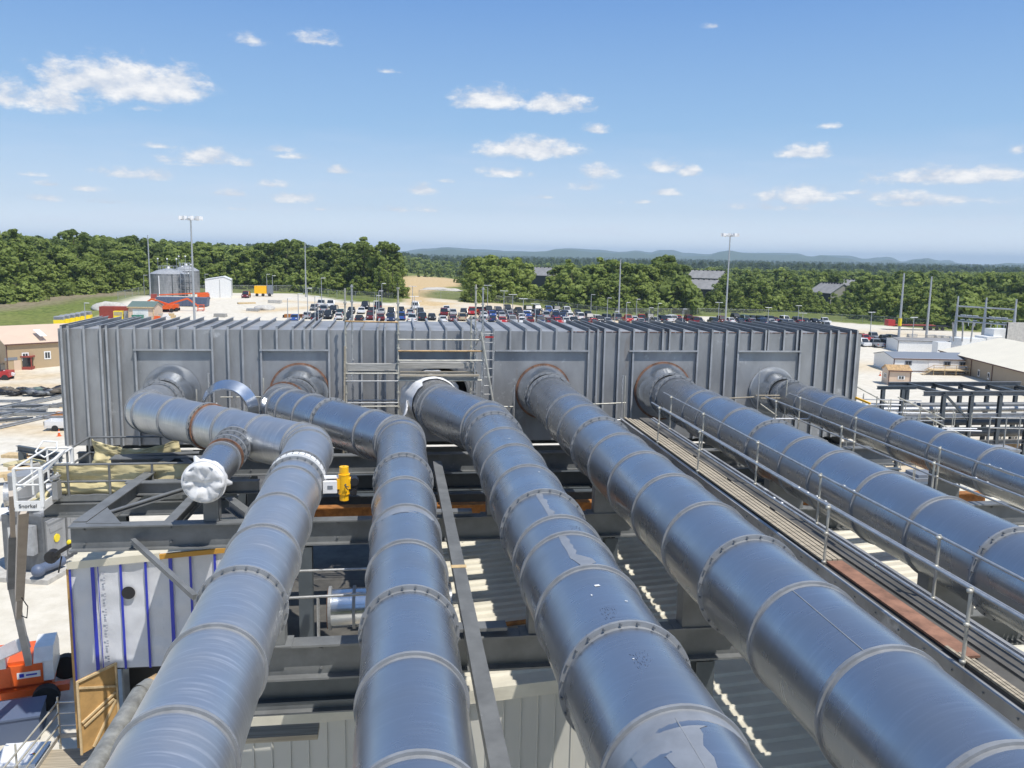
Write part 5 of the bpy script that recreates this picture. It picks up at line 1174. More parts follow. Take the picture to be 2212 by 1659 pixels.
# white office trailers
a=atZ(1929,806,0); e=atZ(2035,808,0); d=V((e.x-a.x,e.y-a.y,0)); rz=atan2(d.y,d.x)
b=gable_building('office_trailer','white double wide office trailer with grey roof, wooden steps and brown trim','trailer',(a.x,a.y,0),15,8.6,2.75,.7,rz,'white_paint','roof_grey','brown_trim',.15)
for x,z in ((2.6,1.9),(9.6,1.9),(12.4,1.9)): win(b,x,z,1.3,.8,fr='roof_grey')
MB().b2((6.3,-.05,.5),(8.1,-.02,2.6)).build('double_door',M['lamp_white'],b)
m=MB(); m.b2((-.02,-.04,.35),(15,-.02,.5)); m.build('trim_band',M['brown_trim'],b)
MB().b2((1.3,-.05,.95),(2.2,-.02,1.2)).build('sign_board',M['concrete'],b)
sp=empty('wooden_steps',b.matrix_world@V((0,0,0)),'wooden deck and steps at the white office trailer door','steps'); sp.location=b.location; sp.rotation_euler.z=rz
m=MB(); m.b2((6.0,-2.6,.9),(12.5,-.1,1.0)); 
for k_ in range(5): m.b2((4.3+k_*.33,-2.5,.15+k_*.17),(4.65+k_*.33,-1.2,.2+k_*.17))
m.build('deck_boards',M['timber'],sp)
for X in (6,8,10,12.4): 
    for Y in (-2.6,): MB().cyl((X,Y,0),(X,Y,1.95),.05,6).build('post',M['timber'],sp)
for z in (1.45,1.9): MB().bar((6,-2.6,z),(12.5,-2.6,z),.07).build('rail',M['rust_tube'],sp)
MB().bar((4.3,-2.6,1.0),(6,-2.6,1.9),.07).build('rail',M['rust_tube'],sp)
a=atZ(1950,766,0); b2_=gable_building('office_trailer','long white trailer with flat grey roof behind the office trailer','trailer',(a.x,a.y+2,0),22,6,3.0,.3,rz,'white_paint','barn_roof','barn_roof',.1)
# guard shack
a=atZ(1918,832,0); b=gable_building('guard_shack','small tan hut with brown roof and side window beside the steel frame','hut',(a.x,a.y,0),3.4,3.0,2.5,.7,R(-12),'tan_roof','rust_tube','brown_trim',.2)
win(b,2.0,1.3,1.1,.6); win(b,1.5,1.4,1.2,.8,axis='y',fr='white_paint')
# container, green roofed hut and lift machines left rear
a=atG(215,688); b=empty('shipping_container',a,'oxide red shipping container behind the tan shop roof','container'); b.rotation_euler.z=R(-2)
m=MB(); m.b2((0,0,0),(12.2,2.44,2.6)); 
for k_ in range(40): m.b2((.1+k_*.3,-.03,.15),(.25+k_*.3,0,2.5))
m.build('container_body',M['oxide_red'],b)
for x,mt in ((3.4,'bright_yellow'),(5.6,'zinc_plate')):
    o=empty('equipment_case',a+V((x,-1.5,0)),('yellow' if mt[0]=='b' else 'grey')+' louvred equipment case in front of the red container','case')
    m=MB(); m.b2((0,0,0),(2.0,1.2,1.75)); 
    for k_ in range(6): m.b2((.1,-.03,.8+k_*.14),(1.9,0,.87+k_*.14),1)
    m.build('case_body',[M[mt],M['zinc_edge']],o)
a=atG(283,690); b=gable_building('storage_hut','pale hut with green-grey roof in front of the red container','hut',(a.x,a.y-1.5,a.z),5.2,6.5,2.9,1.0,R(-3),'tan_roof','roof_green','timber',.25)
MB().b2((.9,-.05,0),(4.2,-.02,2.3)).build('roller_door',M['white_paint'],b)
o=tag(MB().b2((0,0,0),(2.2,1.2,1.1)).b2((-.05,-.05,1.1),(2.25,1.25,1.18)).build('green_bin',M['green_paint'],None,a+V((1.2,-3.6,0))),'green lidded bin before the pale hut','bin')
# row of yellow and grey generators
for k_ in range(6):
    p=atG(130+k_*11.5,706-k_*2.2); o=empty('generator_unit',p,f"yellow generator with grey louvred top behind the tan shop, {ORD[k_]} from the left",'generator','row of yellow generators',R(6))
    MB().b2((-1,-.9,0),(1,.9,1.5)).build('housing',M['bright_yellow'],o)
    m=MB(); m.b2((-.95,-.85,1.5),(.95,.85,2.2)); 
    for q in range(4): m.b2((-.9,-.9,1.6+q*.14),(.9,-.86,1.66+q*.14),1)
    m.build('louvre_top',[M['zinc_edge'],M['roof_grey']],o)
# storage tanks
for i,(px,by,w_,ty) in enumerate(((356,640,72,592),(398,636,50,585))):
    p=atG(px,by); L=V((p.x,p.y)).length; r=w_/2/FO*L; T=ray(px,ty); T=T*(L/V((T.x,T.y)).length); hh=T.z+ZC-p.z; p=p+V((0,r,0))
    b=empty('storage_tank',p,('large grey ribbed storage tank with domed roof beside the white shed','second grey tank standing behind the large one with vents')[i],'tank')
    m=MB(); m.cyl((0,0,0),(0,0,hh),r,56,cap=False)
    for q in range(9): m.ring((0,0,hh*(q+1)/9.5),(0,0,1),r,r+.05,.08,56)
    m.build('shell',M['zinc_plate'],b)
    m=MB(); m.cyl((0,0,hh),(0,0,hh+.9),r*1.01,56,r2=r*.62,cap=False); m.cyl((0,0,hh+.9),(0,0,hh+1.5),r*.62,56,r2=r*.1); m.build('roof',M['zinc_edge'],b)
    m=MB(); m.cyl((-r*.28,-r*1.0,0),(-r*.28,-r*1.0,hh*.92),.14,8); m.build('down_pipe',M['lamp_white'],b); MB().cyl((r*.42,-r*.95,0),(r*.42,-r*.95,hh),.1,8).build('cable_riser',M['steel_blue'],b)
    MB().cyl((0,0,hh+1.4),(0,0,hh+2.0),.5,12,r2=.3).build('vent',M['lamp_white'],b)
    m=MB()
    for q in range(16): a=2*pi*q/16; m.cyl((cos(a)*r*.5,sin(a)*r*.5,hh+.9),(cos(a)*r*.5,sin(a)*r*.5,hh+2.2),.05,5); m.cyl((cos(a)*r*.5,sin(a)*r*.5,hh+2.15),(cos(a+pi/8)*r*.5,sin(a+pi/8)*r*.5,hh+2.15),.04,5)
    m.build('roof_rail',M['pole_zinc'],b)
    for q in range(3):
        X=(-.5+.5*q)*r; MB().cyl((X,-.2*r,hh+.8),(X,-.2*r,hh+4.0),.05,5).build('lamp_stem',M['pole_zinc'],b); MB().ico((X,-.2*r,hh+4.1),.28).build('globe_lamp',M['lamp_white'],b)
p=atG(406,640); b=empty('stair_tower',p,'grey access stairs and pipework between the two tanks','stairs')
for q in range(4):
    MB().b2((-1.6,-1,1.8+q*1.9),(1.6,1,1.9+q*1.9)).build('landing',M['steel_blue'],b); MB().cyl((-1.6,-1,2.9+q*1.9),(1.6,-1,2.9+q*1.9),.04,5).build('rail',M['pole_zinc'],b)
for X in (-1.6,-.4,.9,1.6): MB().cyl((X,-1,0),(X,-1,9.5),.07,6).build('leg',M['pole_zinc'],b)
for X,z in ((-1,8.2),(.6,6.4),(1.4,8.8)): MB().ico((X,-1.1,z),.26).build('globe_lamp',M['lamp_white'],b)
# white shed
a=atG(444,643); e=atG(500,643); wd_=(e-a).length
b=empty('white_shed',a,'white metal shed with low gable roof, beside the storage tanks','shed'); b.rotation_euler.z=R(8)
T=ray(444,604); hh=(T*(V((a.x,a.y)).length/V((T.x,T.y)).length)).z+ZC-a.z
m=MB(); m.b2((0,0,-1),(wd_,9,hh)); m.add([(0,0,hh),(wd_,0,hh),(wd_*.72,0,hh+.8)],[(0,1,2)]); m.build('wall',M['white_paint'],b)
m=MB(); m.add([(-.1,-.15,hh),(wd_*.72,-.15,hh+.85),(wd_*.72,9,hh+.85),(-.1,9,hh),(wd_+.1,-.15,hh),(wd_+.1,9,hh)],[(0,1,2,3),(1,4,5,2)]); m.build('roof',M['lamp_white'],b)
m=MB(); m.b2((wd_*.08,-.05,.2),(wd_*.14,-.02,1.4)); m.build('small_door',M['roof_grey'],b)
for X in (.55,.56): MB().b2((wd_*X,-.04,0),(wd_*X+.05,-.02,hh)).build('panel_joint',M['zinc_edge'],b)
# dark open container, red and yellow items, gravel piles
p=atG(396,661); b=empty('open_bin',p,'long dark blue-grey open top skip on the pale yard','skip'); b.rotation_euler.z=R(-4)
m=MB(); taper(m,-6,6,-1.2,1.2,.1,-6.2,6.2,-1.3,1.3,2.2); 
for q in range(14): m.b2((-5.9+q*.88,-1.36,.3),(-5.8+q*.88,-1.2,2.1))
m.build('skip_body',M['blue_grey'],b)
p=atG(565,640); b=empty('yellow_dumper',p,'yellow box truck parked at the wood edge','truck')
MB().b2((-1.8,-1.2,.8),(1.6,1.2,3.0)).build('truck_box',M['yellow'],b); MB().b2((1.7,-1.1,.6),(3.2,1.1,3.2)).build('truck_cab',M['roof_grey'],b)
for X in (-1.1,.6,2.4): MB().cyl((X,-1.25,.45),(X,-1,.45),.45,12).build('wheel',M['tyre'],b)
for px,by,r,lab in ((574,668,2.6,'pale sand heap on the open yard'),(236,668,4.2,'white gravel heap by the grass edge')):
    p=atG(px,by); tag(MB().ico((0,0,0),r,0,(1,.8,.42),seed=px,amp=.35,sub=3).build('gravel_heap',M['concrete'],None,p),lab,'heap')
p=atG(945,627); o=tag(MB().ico((0,0,0),5,0,(1.6,.6,.2),seed=4,amp=.5,sub=3).build('gravel_heap',M['concrete'],None,p),'long pale rubble heap beside the dirt road','heap')
p=atG(1012,680); 
p=atG(1095,676); b=empty('pipe_stack',p,'stack of black and white pipes at the back of the lot','pipe stack')
for q in range(8): MB().cyl((-9,q*.35,.3+(q%2)*.3),(3,q*.35,.3+(q%2)*.3),.2,8).build('pipe',M['black'],b)
for q in range(4): MB().cyl((3.5,q*.4,.35),(8.5,q*.4,.35),.3,8).build('pipe',M['lamp_white'],b)
p=atG(1035,674); b=empty('boat_trailer',p,'small dark trailer standing at the back of the lot','trailer')
MB().b2((-2.2,-1,.6),(2.2,1,1.3)).build('trailer_bed',M['black'],b); MB().bar((2.2,0,.7),(5,0,.6),.12).build('tow_bar',M['black'],b)
for X in (-.5,.5): MB().cyl((X,-1.1,.4),(X,-.9,.4),.4,12).build('wheel',M['tyre'],b)
p=atG(1017,676); tag(MB().b2((0,0,0),(4.5,.4,.9)).b2((.2,-.2,0),(.6,.6,.15)).b2((3.9,-.2,0),(4.3,.6,.15)).build('orange_barrier',M['orange'],None,atG(1010,675)),'low orange barrier at the back lot edge','barrier')
# flatbed trailer and blocks far right
p=atG(1925,712); b=empty('flatbed_trailer',p,'red nosed flatbed trailer lying on the right hand lot','trailer'); b.rotation_euler.z=R(-6)
MB().b2((0,-1.2,1.0),(16,1.2,1.3)).build('bed',M['black'],b); MB().b2((-1.5,-1.2,1.1),(.4,1.2,2.8)).build('headboard',M['red_paint'],b); MB().b2((.4,-1.1,1.3),(12,1.1,1.5)).build('red_rail',M['oxide_red'],b)
for X in (9,10.6,12.4,14): MB().cyl((X,-1.3,.5),(X,-1,.5),.5,12).build('wheel',M['tyre'],b)
for k_,px in enumerate((1970,2010,2030,2045,2062)):
    p=atG(px,728+k_*1.5); tag(MB().b2((-1.2,-.5,0),(1.2,.5,.8)).b2((-1.1,-.6,0),(1.1,.6,.3)).build('concrete_block',M['concrete'],None,p),f"pale concrete block near the flatbed trailer, {ORD[k_]} from the left",'block','concrete blocks on the right lot')
# substation gantry
def gz_(px,by,z=0): return atZ(px,by,z)
A_=atG(2060,746); C_=atG(2184,760); q=V((C_.x-A_.x,C_.y-A_.y,0)); T=ray(2077,640); La=V((A_.x,A_.y)).length; ht=(T*(La/V((T.x,T.y)).length)).z+ZC-A_.z
b=empty('substation_gantry',A_,'steel substation gantry of three tapered columns and three cross beams','gantry'); b.rotation_euler.z=atan2(q.y,q.x); Lq=q.length
for X in (0,Lq/2,Lq): MB().cyl((X,0,0),(X,0,ht),.5,12,r2=.16).build('column',M['pole_zinc'],b)
for z in (.80,.60,.50): MB().cyl((0,0,ht*z),(Lq,0,ht*z),.17,8).build('cross_beam',M['pole_zinc'],b)
for k_ in range(6):
    X=Lq*(.12+.11*k_+(.17 if k_>2 else 0)); MB().cyl((X,0,ht*.5),(X,0,ht*.42),.08,6).build('insulator',M['lamp_white'],b); MB().b2((X-.6,-.1,ht*.62),(X+.6,.1,ht*.635)).build('switch',M['lamp_white'],b)
    MB().b2((X-.5,-.1,ht*.53),(X+.4,.1,ht*.54)).build('switch',M['lamp_white'],b)
p=atG(2158,768); b=empty('transformer',p,'white transformer cabinets below the substation gantry','transformer')
for (x0,x1,y0,y1,h_,mt) in ((-9,-3.5,0,4,3.6,'white_paint'),(-3.2,1.0,0,4,4.0,'white_paint'),(-1,3,1,4,5.6,'white_paint'),(-14.5,-11.5,0,2,2.8,'white_paint')): MB().b2((x0,y0,0),(x1,y1,h_)).build('cabinet',M[mt],b)
for k_ in range(3): MB().cyl((-11+k_*2.0,0,3),(-11.6+k_*2.4,0,7),.16,8).build('bushing',M['zinc_plate'],b)
p=atG(2170,772); tag(MB().b2((0,0,0),(7.5,.4,7.4)).b2((0,-.1,0),(.3,.5,7.5)).b2((7.2,-.1,0),(7.5,.5,7.5)).build('blast_wall',M['concrete'],None,p),'tall grey concrete fire wall beside the transformer','wall')
# fence
mat('chainlink',(.3,.3,.28),.7,alpha=.22)
def fence(pxs,label,h=2.1):
    P=[atG(*p) for p in pxs]; b=empty('chainlink_fence',P[0],label,'fence'); 
    for a_,c_ in zip(P[:-1],P[1:]):
        m=MB(); m.add([a_-P[0],c_-P[0],c_-P[0]+V((0,0,h)),a_-P[0]+V((0,0,h))],[(0,1,2,3)]); m.build('mesh_panel',M['chainlink'],b)
        n=max(1,int((c_-a_).length/6)); m=MB()
        for k_ in range(n):
            q=a_+(c_-a_)*k_/n-P[0]; m.cyl(q,q+V((0,0,h+.1)),.05,5)
        m.cyl(a_-P[0]+V((0,0,h)),c_-P[0]+V((0,0,h)),.03,5); o=m.build('fence_posts',M['pole_zinc'],b); o['kind']='stuff'
fence([(905,642),(1000,649),(1106,656),(1206,668),(1331,683),(1420,681),(1506,680),(1656,683),(1774,691),(1909,699),(2059,710),(2230,718)],'grey chain-link fence along the back of the lot on the right')
fence([(255,648),(300,638),(440,631),(553,631),(640,631),(728,643),(850,650)],'grey chain-link fence along the wood edge on the left')
for r_ in CARK.values():
    for c in list(r_.children): bpy.data.objects.remove(c)
    bpy.data.objects.remove(r_)
# ---------------------------------------------------------------- near yard on the left
def label_obj(o,l,c,g=None): return tag(o,l,c,g)
# boom lift: orange machine, long arms, white basket
bl=empty('boom_lift',(-16.3,38.0,0),'orange boom lift with long tan arms and a white basket reaching the platform','boom lift')
def bch(m,n,mt): return rch(m,n,M[mt] if isinstance(mt,str) else mt,bl)
o0=atZ(62,1520,.9); bx,by=-16.6,38.0; rzb=R(14); RM=Matrix.Rotation(rzb,3,'Z')
def L_(x,y,z): v=RM@V((x,y,0)); return V((bx+v.x,by+v.y,z))
m=MB(); m.box(L_(-1.5,0,1.55),(5.2,2.3,.9),rot=RM); m.box(L_(-1.5,.0,2.05),(4.9,2.0,.2),rot=RM); bch(m,'turntable','orange')
m=MB(); m.box(L_(-.9,-.2,.85),(4.6,1.5,.35),rot=RM); m.box(L_(.2,-1.15,.8),(3.8,.4,.3),rot=RM); bch(m,'chassis','orange')
m=MB(); m.cyl(L_(.7,1.15,1.5),L_(.7,-1.18,1.5),.0,6) if 0 else None
pr=[(-1.12,1.15),(1.12,1.15),(1.12,2.05),(.7,2.55),(-.7,2.55),(-1.12,2.05)]
m.add([L_(x_,y_,z_) for x_ in (.75,1.5) for (y_,z_) in pr],[(0,1,2,3,4,5),(11,10,9,8,7,6)]+[(i,(i+1)%6,6+(i+1)%6,6+i) for i in range(6)]); bch(m,'counterweight','white_paint')
for x_,y_ in ((1.7,1.35),(1.2,-1.5),(-2.9,1.35),(-2.9,-1.5)):
    c=L_(x_,y_,.55); a_=RM@V((0,.22,0)); w=bch(MB().cyl(c-a_,c+a_,.55,20),'wheel','tyre'); MB().cyl(c-a_*1.06-bl.location,c+a_*1.06-bl.location,.27,14).build('rim',M['zinc_plate'],w)
    w.children[0].matrix_parent_inverse=Matrix.Translation(-bl.location) if 0 else w.children[0].matrix_parent_inverse
m=MB(); m.box(L_(-.9,-.9,2.3),(1.3,.9,.5),rot=RM); bch(m,'white_hood','white_paint')
for (x0_,z0_,w_,h_,yy,t_) in ((.55,1.35,.9,.28,-1.16,0),(-2.6,1.35,.8,.28,-1.16,0)):
    c=L_(x0_,yy,z0_+.2); bch(MB().box(c,(w_,.012,h_),rot=RM),'label_plate','lamp_white'); bch(MB().box(L_(x0_-w_*.3,yy-.01,z0_+.2),(.18,.012,.16),rot=RM).box(L_(x0_+w_*.12,yy-.01,z0_+.2),(.42,.012,.07),rot=RM),'label_print','blue_tape')
mat('arm_tan',(.36,.31,.26),.5,noise_amt=.1)
q0=L_(-1.2,.3,2.0); q1=atY(62,1395,36.4); q2=atY(30,1330,33.5); q3=atY(22,1215,30.0); q3b=atY(50,1270,31.5)
bk=V((-9.7,24.0,13.05))
bch(MB().bar(L_(-.9,-.6,2.3),atY(50,1390,35.2),.5,.5),'lower_link','white_paint')
bch(MB().bar(atY(62,1430,35.6),atY(24,1255,31.5),.24,.34),'lower_arm',M['zinc_plate'])
bch(MB().bar(atY(24,1262,31.3),atY(27,1150,28.6),.26,.4),'middle_arm',M['zinc_dark'])
bch(MB().bar(atY(28,1158,28.6),atY(25,1066,25.8),.15,.18),'support_arm','arm_tan')
bch(MB().bar(atY(42,1288,29.8),atY(50,1098,24.6),.26,.34),'main_arm','arm_tan')
bch(MB().bar(atY(40,1330,30.6),atY(42,1288,29.8),.18,.3),'arm_knuckle','arm_tan')
m=MB(); m.tube([atY(46,1290,29.5),atY(60,1310,29.6),atY(58,1335,29.8),atY(46,1330,29.9)],.018,6); bch(m,'hose','black')
# basket
T0=14.13; B0=13.27; P1,P2,P3,P4=V((-10.03,23.5,0)),V((-9.36,23.5,0)),V((-9.42,25.9,0)),V((-10.12,25.95,0))
zz=lambda p,z: V((p.x,p.y,z))
bch(MB().box((-9.72,24.7,12.98),(.74,2.4,.05)),'basket_floor','concrete')
m=MB(); m.b2((-10.05,23.46,12.97),(-9.34,23.5,13.24)); m.b2((-9.36,23.5,12.97),(-9.33,25.9,13.2)); bch(m,'kick_panel','white_paint')
for p,r_ in ((P1,.045),(P2,.055),(P3,.055),(P4,.03),((P2+P3)/2,.04),((P1+P4)/2,.03)):
    bch(MB().bar(zz(p,B0-.2),zz(p,T0),r_*1.6),'basket_post','white_paint')
for z,r_ in ((T0,.03),(13.68,.024)):
    for a_,b_ in ((P1,P2),(P2,P3),(P3,P4),(P4,P1)): bch(MB().cyl(zz(a_,z),zz(b_,z),r_,8),'basket_rail','white_paint')
for a_,b_ in (((-10.05,23.6,13.5),(-9.38,24.6,14.0)),((-9.4,23.5,13.95),(-9.38,25.2,14.2))): bch(MB().bar(a_,b_,.07),'diagonal_rail','white_paint')
bch(MB().tube([(-10.3,25.6,14.1),(-10.2,25.9,14.35),(-9.85,26,14.3),(-9.7,25.6,14.15),(-9.95,25.3,14.0),(-10.3,25.6,14.1)],.022,8),'loop_handle','white_paint')
bch(MB().box((-9.62,23.9,13.1),(.4,.4,.1)).ico((-9.7,24.4,13.12),.17,amp=.5,sub=2),'canvas_bag','tarp')
bch(MB().box((-9.25,24.2,13.35),(.14,.3,.5)).box((-9.27,24.2,13.7),(.18,.34,.06)),'control_box',M['zinc_plate'])
tx=bpy.data.curves.new('basket_lettering','FONT'); tx.body='Snorkel'; tx.size=.15; tx.extrude=.002; tx.align_x='CENTER'
to=bpy.data.objects.new('basket_lettering',tx); COL.objects.link(to); to.data.materials.append(M['black'])
dg_=bpy.context.evaluated_depsgraph_get(); me_=bpy.data.meshes.new_from_object(to.evaluated_get(dg_)); bpy.data.objects.remove(to)
to=bpy.data.objects.new('basket_lettering',me_); COL.objects.link(to); to.parent=bl; to.location=V((-9.72,23.45,13.06))-bl.location; to.rotation_euler=(R(90),0,0)
# filter machine on a concrete pad
fm=empty('filter_unit',(-21,54,0),'grey steel filter unit with three round yellow-marked doors on a concrete pad','machine'); fm.rotation_euler.z=R(76)
a=atZ(97,1236,.3); fm.location=(a.x,a.y,.3)
MB().b2((-1.2,-1.0,-.35),(9.5,4.2,0)).build('pad',M['concrete'],fm)
m=MB(); m.b2((0,0,0),(8.6,2.6,3.5)); m.build('casing',M['zinc_dark'],fm)
for k in range(4):
    x=.25+k*2.05; d_=MB().b2((x,-.1,.3),(x+1.8,0,3.1)).b2((x+.1,-.16,.4),(x+1.7,-.1,.5)).b2((x+.1,-.16,2.9),(x+1.7,-.1,3.0)).b2((x+.3,-.14,2.3),(x+1.5,-.1,2.6)).build('access_door',M['zinc_plate'],fm)
    if k<3: MB().cyl((x+.9,-.16,1.8),(x+.9,-.1,1.8),.27,8).build('yellow_marker',M['bright_yellow'],d_)
m=MB()
for k in range(6): m.b2((.2+k*1.4,.2,3.5),(1.1+k*1.4,2.3,3.62)); m.cyl((.6+k*1.4,1.2,3.6),(.6+k*1.4,1.2,3.9),.12,8)
m.build('top_hatches',M['zinc_edge'],fm)
MB().b2((-.5,.3,1.2),(-.05,1.5,3.0)).build('control_cabinet',M['zinc_edge'],fm)
m=MB(); m.cyl((.6,1.4,3.5),(.6,1.4,6.0),.85,28); m.ring((.6,1.4,3.9),(0,0,1),.85,.95,.1,28); m.ring((.6,1.4,4.7),(0,0,1),.85,.9,.06,28); m.build('stack',M['zinc_plate'],fm)
m=MB(); m.cyl((-.9,-.2,.5),(1.0,-.5,.4),.3,14); m.ico((-1,-.3,.5),.4,sub=2); m.build('blower',M['blue_grey'],fm)
# pickup, cones, plate, laydown steel
sw=make_car('pickup'); 
a=atZ(112,932,0); sw.location=(a.x+2.0,a.y+1.0,0); sw.rotation_euler.z=R(90); sw.name='work_pickup'; tag(sw,'white pickup truck half hidden behind the left end of the duct','pickup'); 
for c in sw.children:
    if c.name.startswith(('car_body','roof')): c.data.materials[0]=M['car_white']
sw['group']='work vehicles on the yard'
def cone(px,by,lab,z=None):
    p=atG(px,by); o=empty('traffic_cone',p,lab,'cone','traffic cones')
    MB().b2((-.2,-.2,0),(.2,.2,.04)).build('base',M['orange'],o); MB().cyl((0,0,.04),(0,0,.75),.16,12,r2=.03).build('cone_body',M['orange'],o); MB().cyl((0,0,.4),(0,0,.52),.105,12,r2=.08).build('white_band',M['lamp_white'],o)
cone(128,943,'orange traffic cone in front of the white pickup'); cone(40,1566,'striped orange cone beside the grey crate, lower left'); cone(10,729,'orange cone by the concrete block left of the tan shop'); cone(1957,823,'orange cone between duct end and office trailer, nearest one'); cone(1925,808,'orange cone left of the office trailer corner'); cone(1901,812,'leftmost orange cone beside the duct end'); cone(2111,712,'orange cone by the right far lot edge')
a=atZ(100,905,0); tag(MB().b2((0,0,0),(7,3.6,.25)).b2((0,0,.25),(6.9,3.5,.27)).build('rusty_plate',M['rust'],None,a),'thick rusty steel plate behind the white pickup','plate')
a=atZ(128,882,0); tag(MB().b2((0,0,.0),(8,5,.06)).b2((0,0,.06),(8,.2,.12)).build('plywood_sheet',M['timber'],None,a),'pale timber sheet beside the rusty plate','sheet')
rd=random.Random(8)
for k in range(16):
    p=atZ(rd.uniform(-20,120),rd.uniform(868,912),0); L=rd.uniform(3,14); a_=rd.choice((0,0,.08,-.1,1.2,.5))+rd.uniform(-.05,.05); d=V((cos(a_),sin(a_),0))*L/2
    m=MB(); m.ib(p-d+V((0,0,.25)),p+d+V((0,0,.25)),.2,.3,.03,.03)
    n_=V((-d.y,d.x,0)).normalized()
    for q in range(rd.choice((1,2,3))): m.bar(p-d*.8+n_*(q+1)*.55+V((0,0,.12)),p+d*.8+n_*(q+1)*.55+V((0,0,.12)),.1)
    for q in range(3): m.bar(p+d*(q-1)*.6,p+d*(q-1)*.6+n_*1.8+V((0,0,.06)),.12)
    tag(m.build('steel_bundle',[M['galv_tube'],M['steel_blue']][k%2:] if 0 else M[('galv_tube','steel_grey','zinc_edge')[k%3]]),f"bundle of steel sections on the laydown yard, {ORD[k]} in a scattered heap",'steel','laydown steel on the left yard')
for k in range(13):
    p=atZ(-10+k*11.5,852+rd.uniform(-4,4),0); m=MB()
    for q in range(5): m.ico(p+V((rd.uniform(-1.5,1.5),rd.uniform(-1,1),rd.uniform(.2,.7))),rd.uniform(.3,.7),0,(1.6,1,.6),seed=k*7+q,amp=.5)
    for q in range(3): c=p+V((rd.uniform(-1,1),rd.uniform(-.5,.5),.5)); d=V((rd.uniform(-2,2),rd.uniform(-.6,.6),rd.uniform(-.1,.3))); m.bar(c-d,c+d,.14)
    tag(m.build('scrap_pile',M[('black','zinc_dark','bark','black','bark','black','zinc_dark','roof_green')[k%8]]),f"heap of dark scrap and fittings along the laydown edge, {ORD[k]} from the left",'scrap','scrap heaps along the laydown edge')
a=atZ(70,960,0); 
for k,(x,y,z,mt,lab) in enumerate(((-29,78,.2,'white_cloth','crumpled white sheeting with scraps on the yard left of the basket'),(-27,66,.2,'white_cloth','pale sheeting heap beside the round metal duct piece'))):
    m=MB()
    for q in range(9): m.ico((x+rd.uniform(-2.5,2.5),y+rd.uniform(-3,3),.25),rd.uniform(.4,1.1),0,(1.4,1,.4),seed=q+k*20,amp=.6,sub=2)
    tag(m.build('sheeting_heap',M[mt]),lab,'sheeting')
a=atZ(14,1095,0); m=MB(); m.cyl(a+V((0,0,.9)),a+V((3.6,1.0,.9)),.9,28,cap=False); m.ring(a+V((0,0,.9)),(1,.28,0),.86,.98,.1,28); tag(m.build('loose_duct_piece',M['galv_tube']),'loose round duct piece lying on the yard behind the basket','duct piece')
m=MB(); a=atZ(38,968,2.2); b_=atZ(135,985,2.2); m.ib(a,b_,.35,.5,.04,.03); 
for t_ in (.1,.9): q=a+(b_-a)*t_; m.b2((q.x-.25,q.y-.25,0),(q.x+.25,q.y+.25,1.95))
tag(m.build('trestle_beam',M['steel_blue']),'long dark steel beam resting on trestles beyond the basket','beam')
for k,(px,py,s) in enumerate(((60,1000,1.2),(75,1015,1.0),(45,1030,1.3),(85,1035,1.2),(70,1055,1.4),(55,1040,1.0))):
    a=atZ(px,py,0); m=MB(); 
    for q in range(4): m.box(a+V((rd.uniform(-1,1),rd.uniform(-1,1),.3+.3*q)),(s*1.5,s,.28),rz=rd.uniform(-.6,.6))
    tag(m.build('pallet_pile',M[('timber','black','tarp','plank_grey','black','timber')[k]]),f"small stack of boards and packaging below the basket, {ORD[k]} of six",'stack','stacks below the basket')
# crate, tote on lower left ground
a=atZ(45,1604,0); tag(MB().b2((-1.2,0,0),(.7,1.6,1.0)).b2((-1.25,-.05,1.0),(.75,1.65,1.08)).build('grey_crate',M['blue_grey'],None,a,R(12)),'dark grey crate under the deck rails, lower left','crate')
tk=empty('white_tank',atZ(48,1705,0),'white and blue liquid tote with diamond hazard placard in the bottom left corner','tote')
tk.scale=(.6,.6,.5); MB().b2((-1.6,-.4,0),(1.0,2.0,2.2)).b2((-1.65,-.45,2.2),(1.05,2.05,2.3)).build('tote_body',M['lamp_white'],tk)
m=MB(); m.b2((-1.65,-.46,.3),(1.05,-.44,.9)); m.build('blue_stripe',M['car_blue'],tk)
for i_,(dx,dy,mt) in enumerate(((0,.1,'red_paint'),(-.1,0,'car_blue'),(.1,0,'bright_yellow'),(0,-.1,'lamp_white'))): MB().box((.5+dx*1.1,.6+dy*1.1,2.31),(.15,.15,.02),rz=R(45)).build('hazard_diamond',M[mt],tk)
# smoking shelter, picnic table, red machines by the tan shop
a=atZ(32,806,0); b=empty('red_shelter',a,'small red framed shelter with dark window in front of the tan shop','shelter')
m=MB(); m.b2((0,0,0),(2.6,2.0,1.0)); m.b2((-.1,-.1,2.5),(2.7,2.1,2.7))
for X in (0,2.45): 
    for Y in (0,1.85): m.b2((X,Y,1),(X+.15,Y+.15,2.5))
m.build('shelter_frame',M['oxide_red'],b); MB().b2((.15,.05,1.0),(2.45,1.9,2.5)).build('dark_window',M['glass_dark'],b)
a=atZ(74,799,0); b=empty('picnic_table',a,'grey picnic table beside the red shelter','table')
MB().b2((-1,-.4,.72),(1,.4,.78)).build('table_top',M['plank_grey'],b)
for s in (-1,1): MB().b2((-1,s*.8-.14,.42),(1,s*.8+.14,.47)).build('bench',M['plank_grey'],b)
for X in (-.7,.7): MB().bar((X,-.8,0),(X,.1,.72),.08).bar((X,.8,0),(X,-.1,.72),.08).bar((X,-.8,.42),(X,.8,.42),.06).build('leg',M['plank_grey'],b)
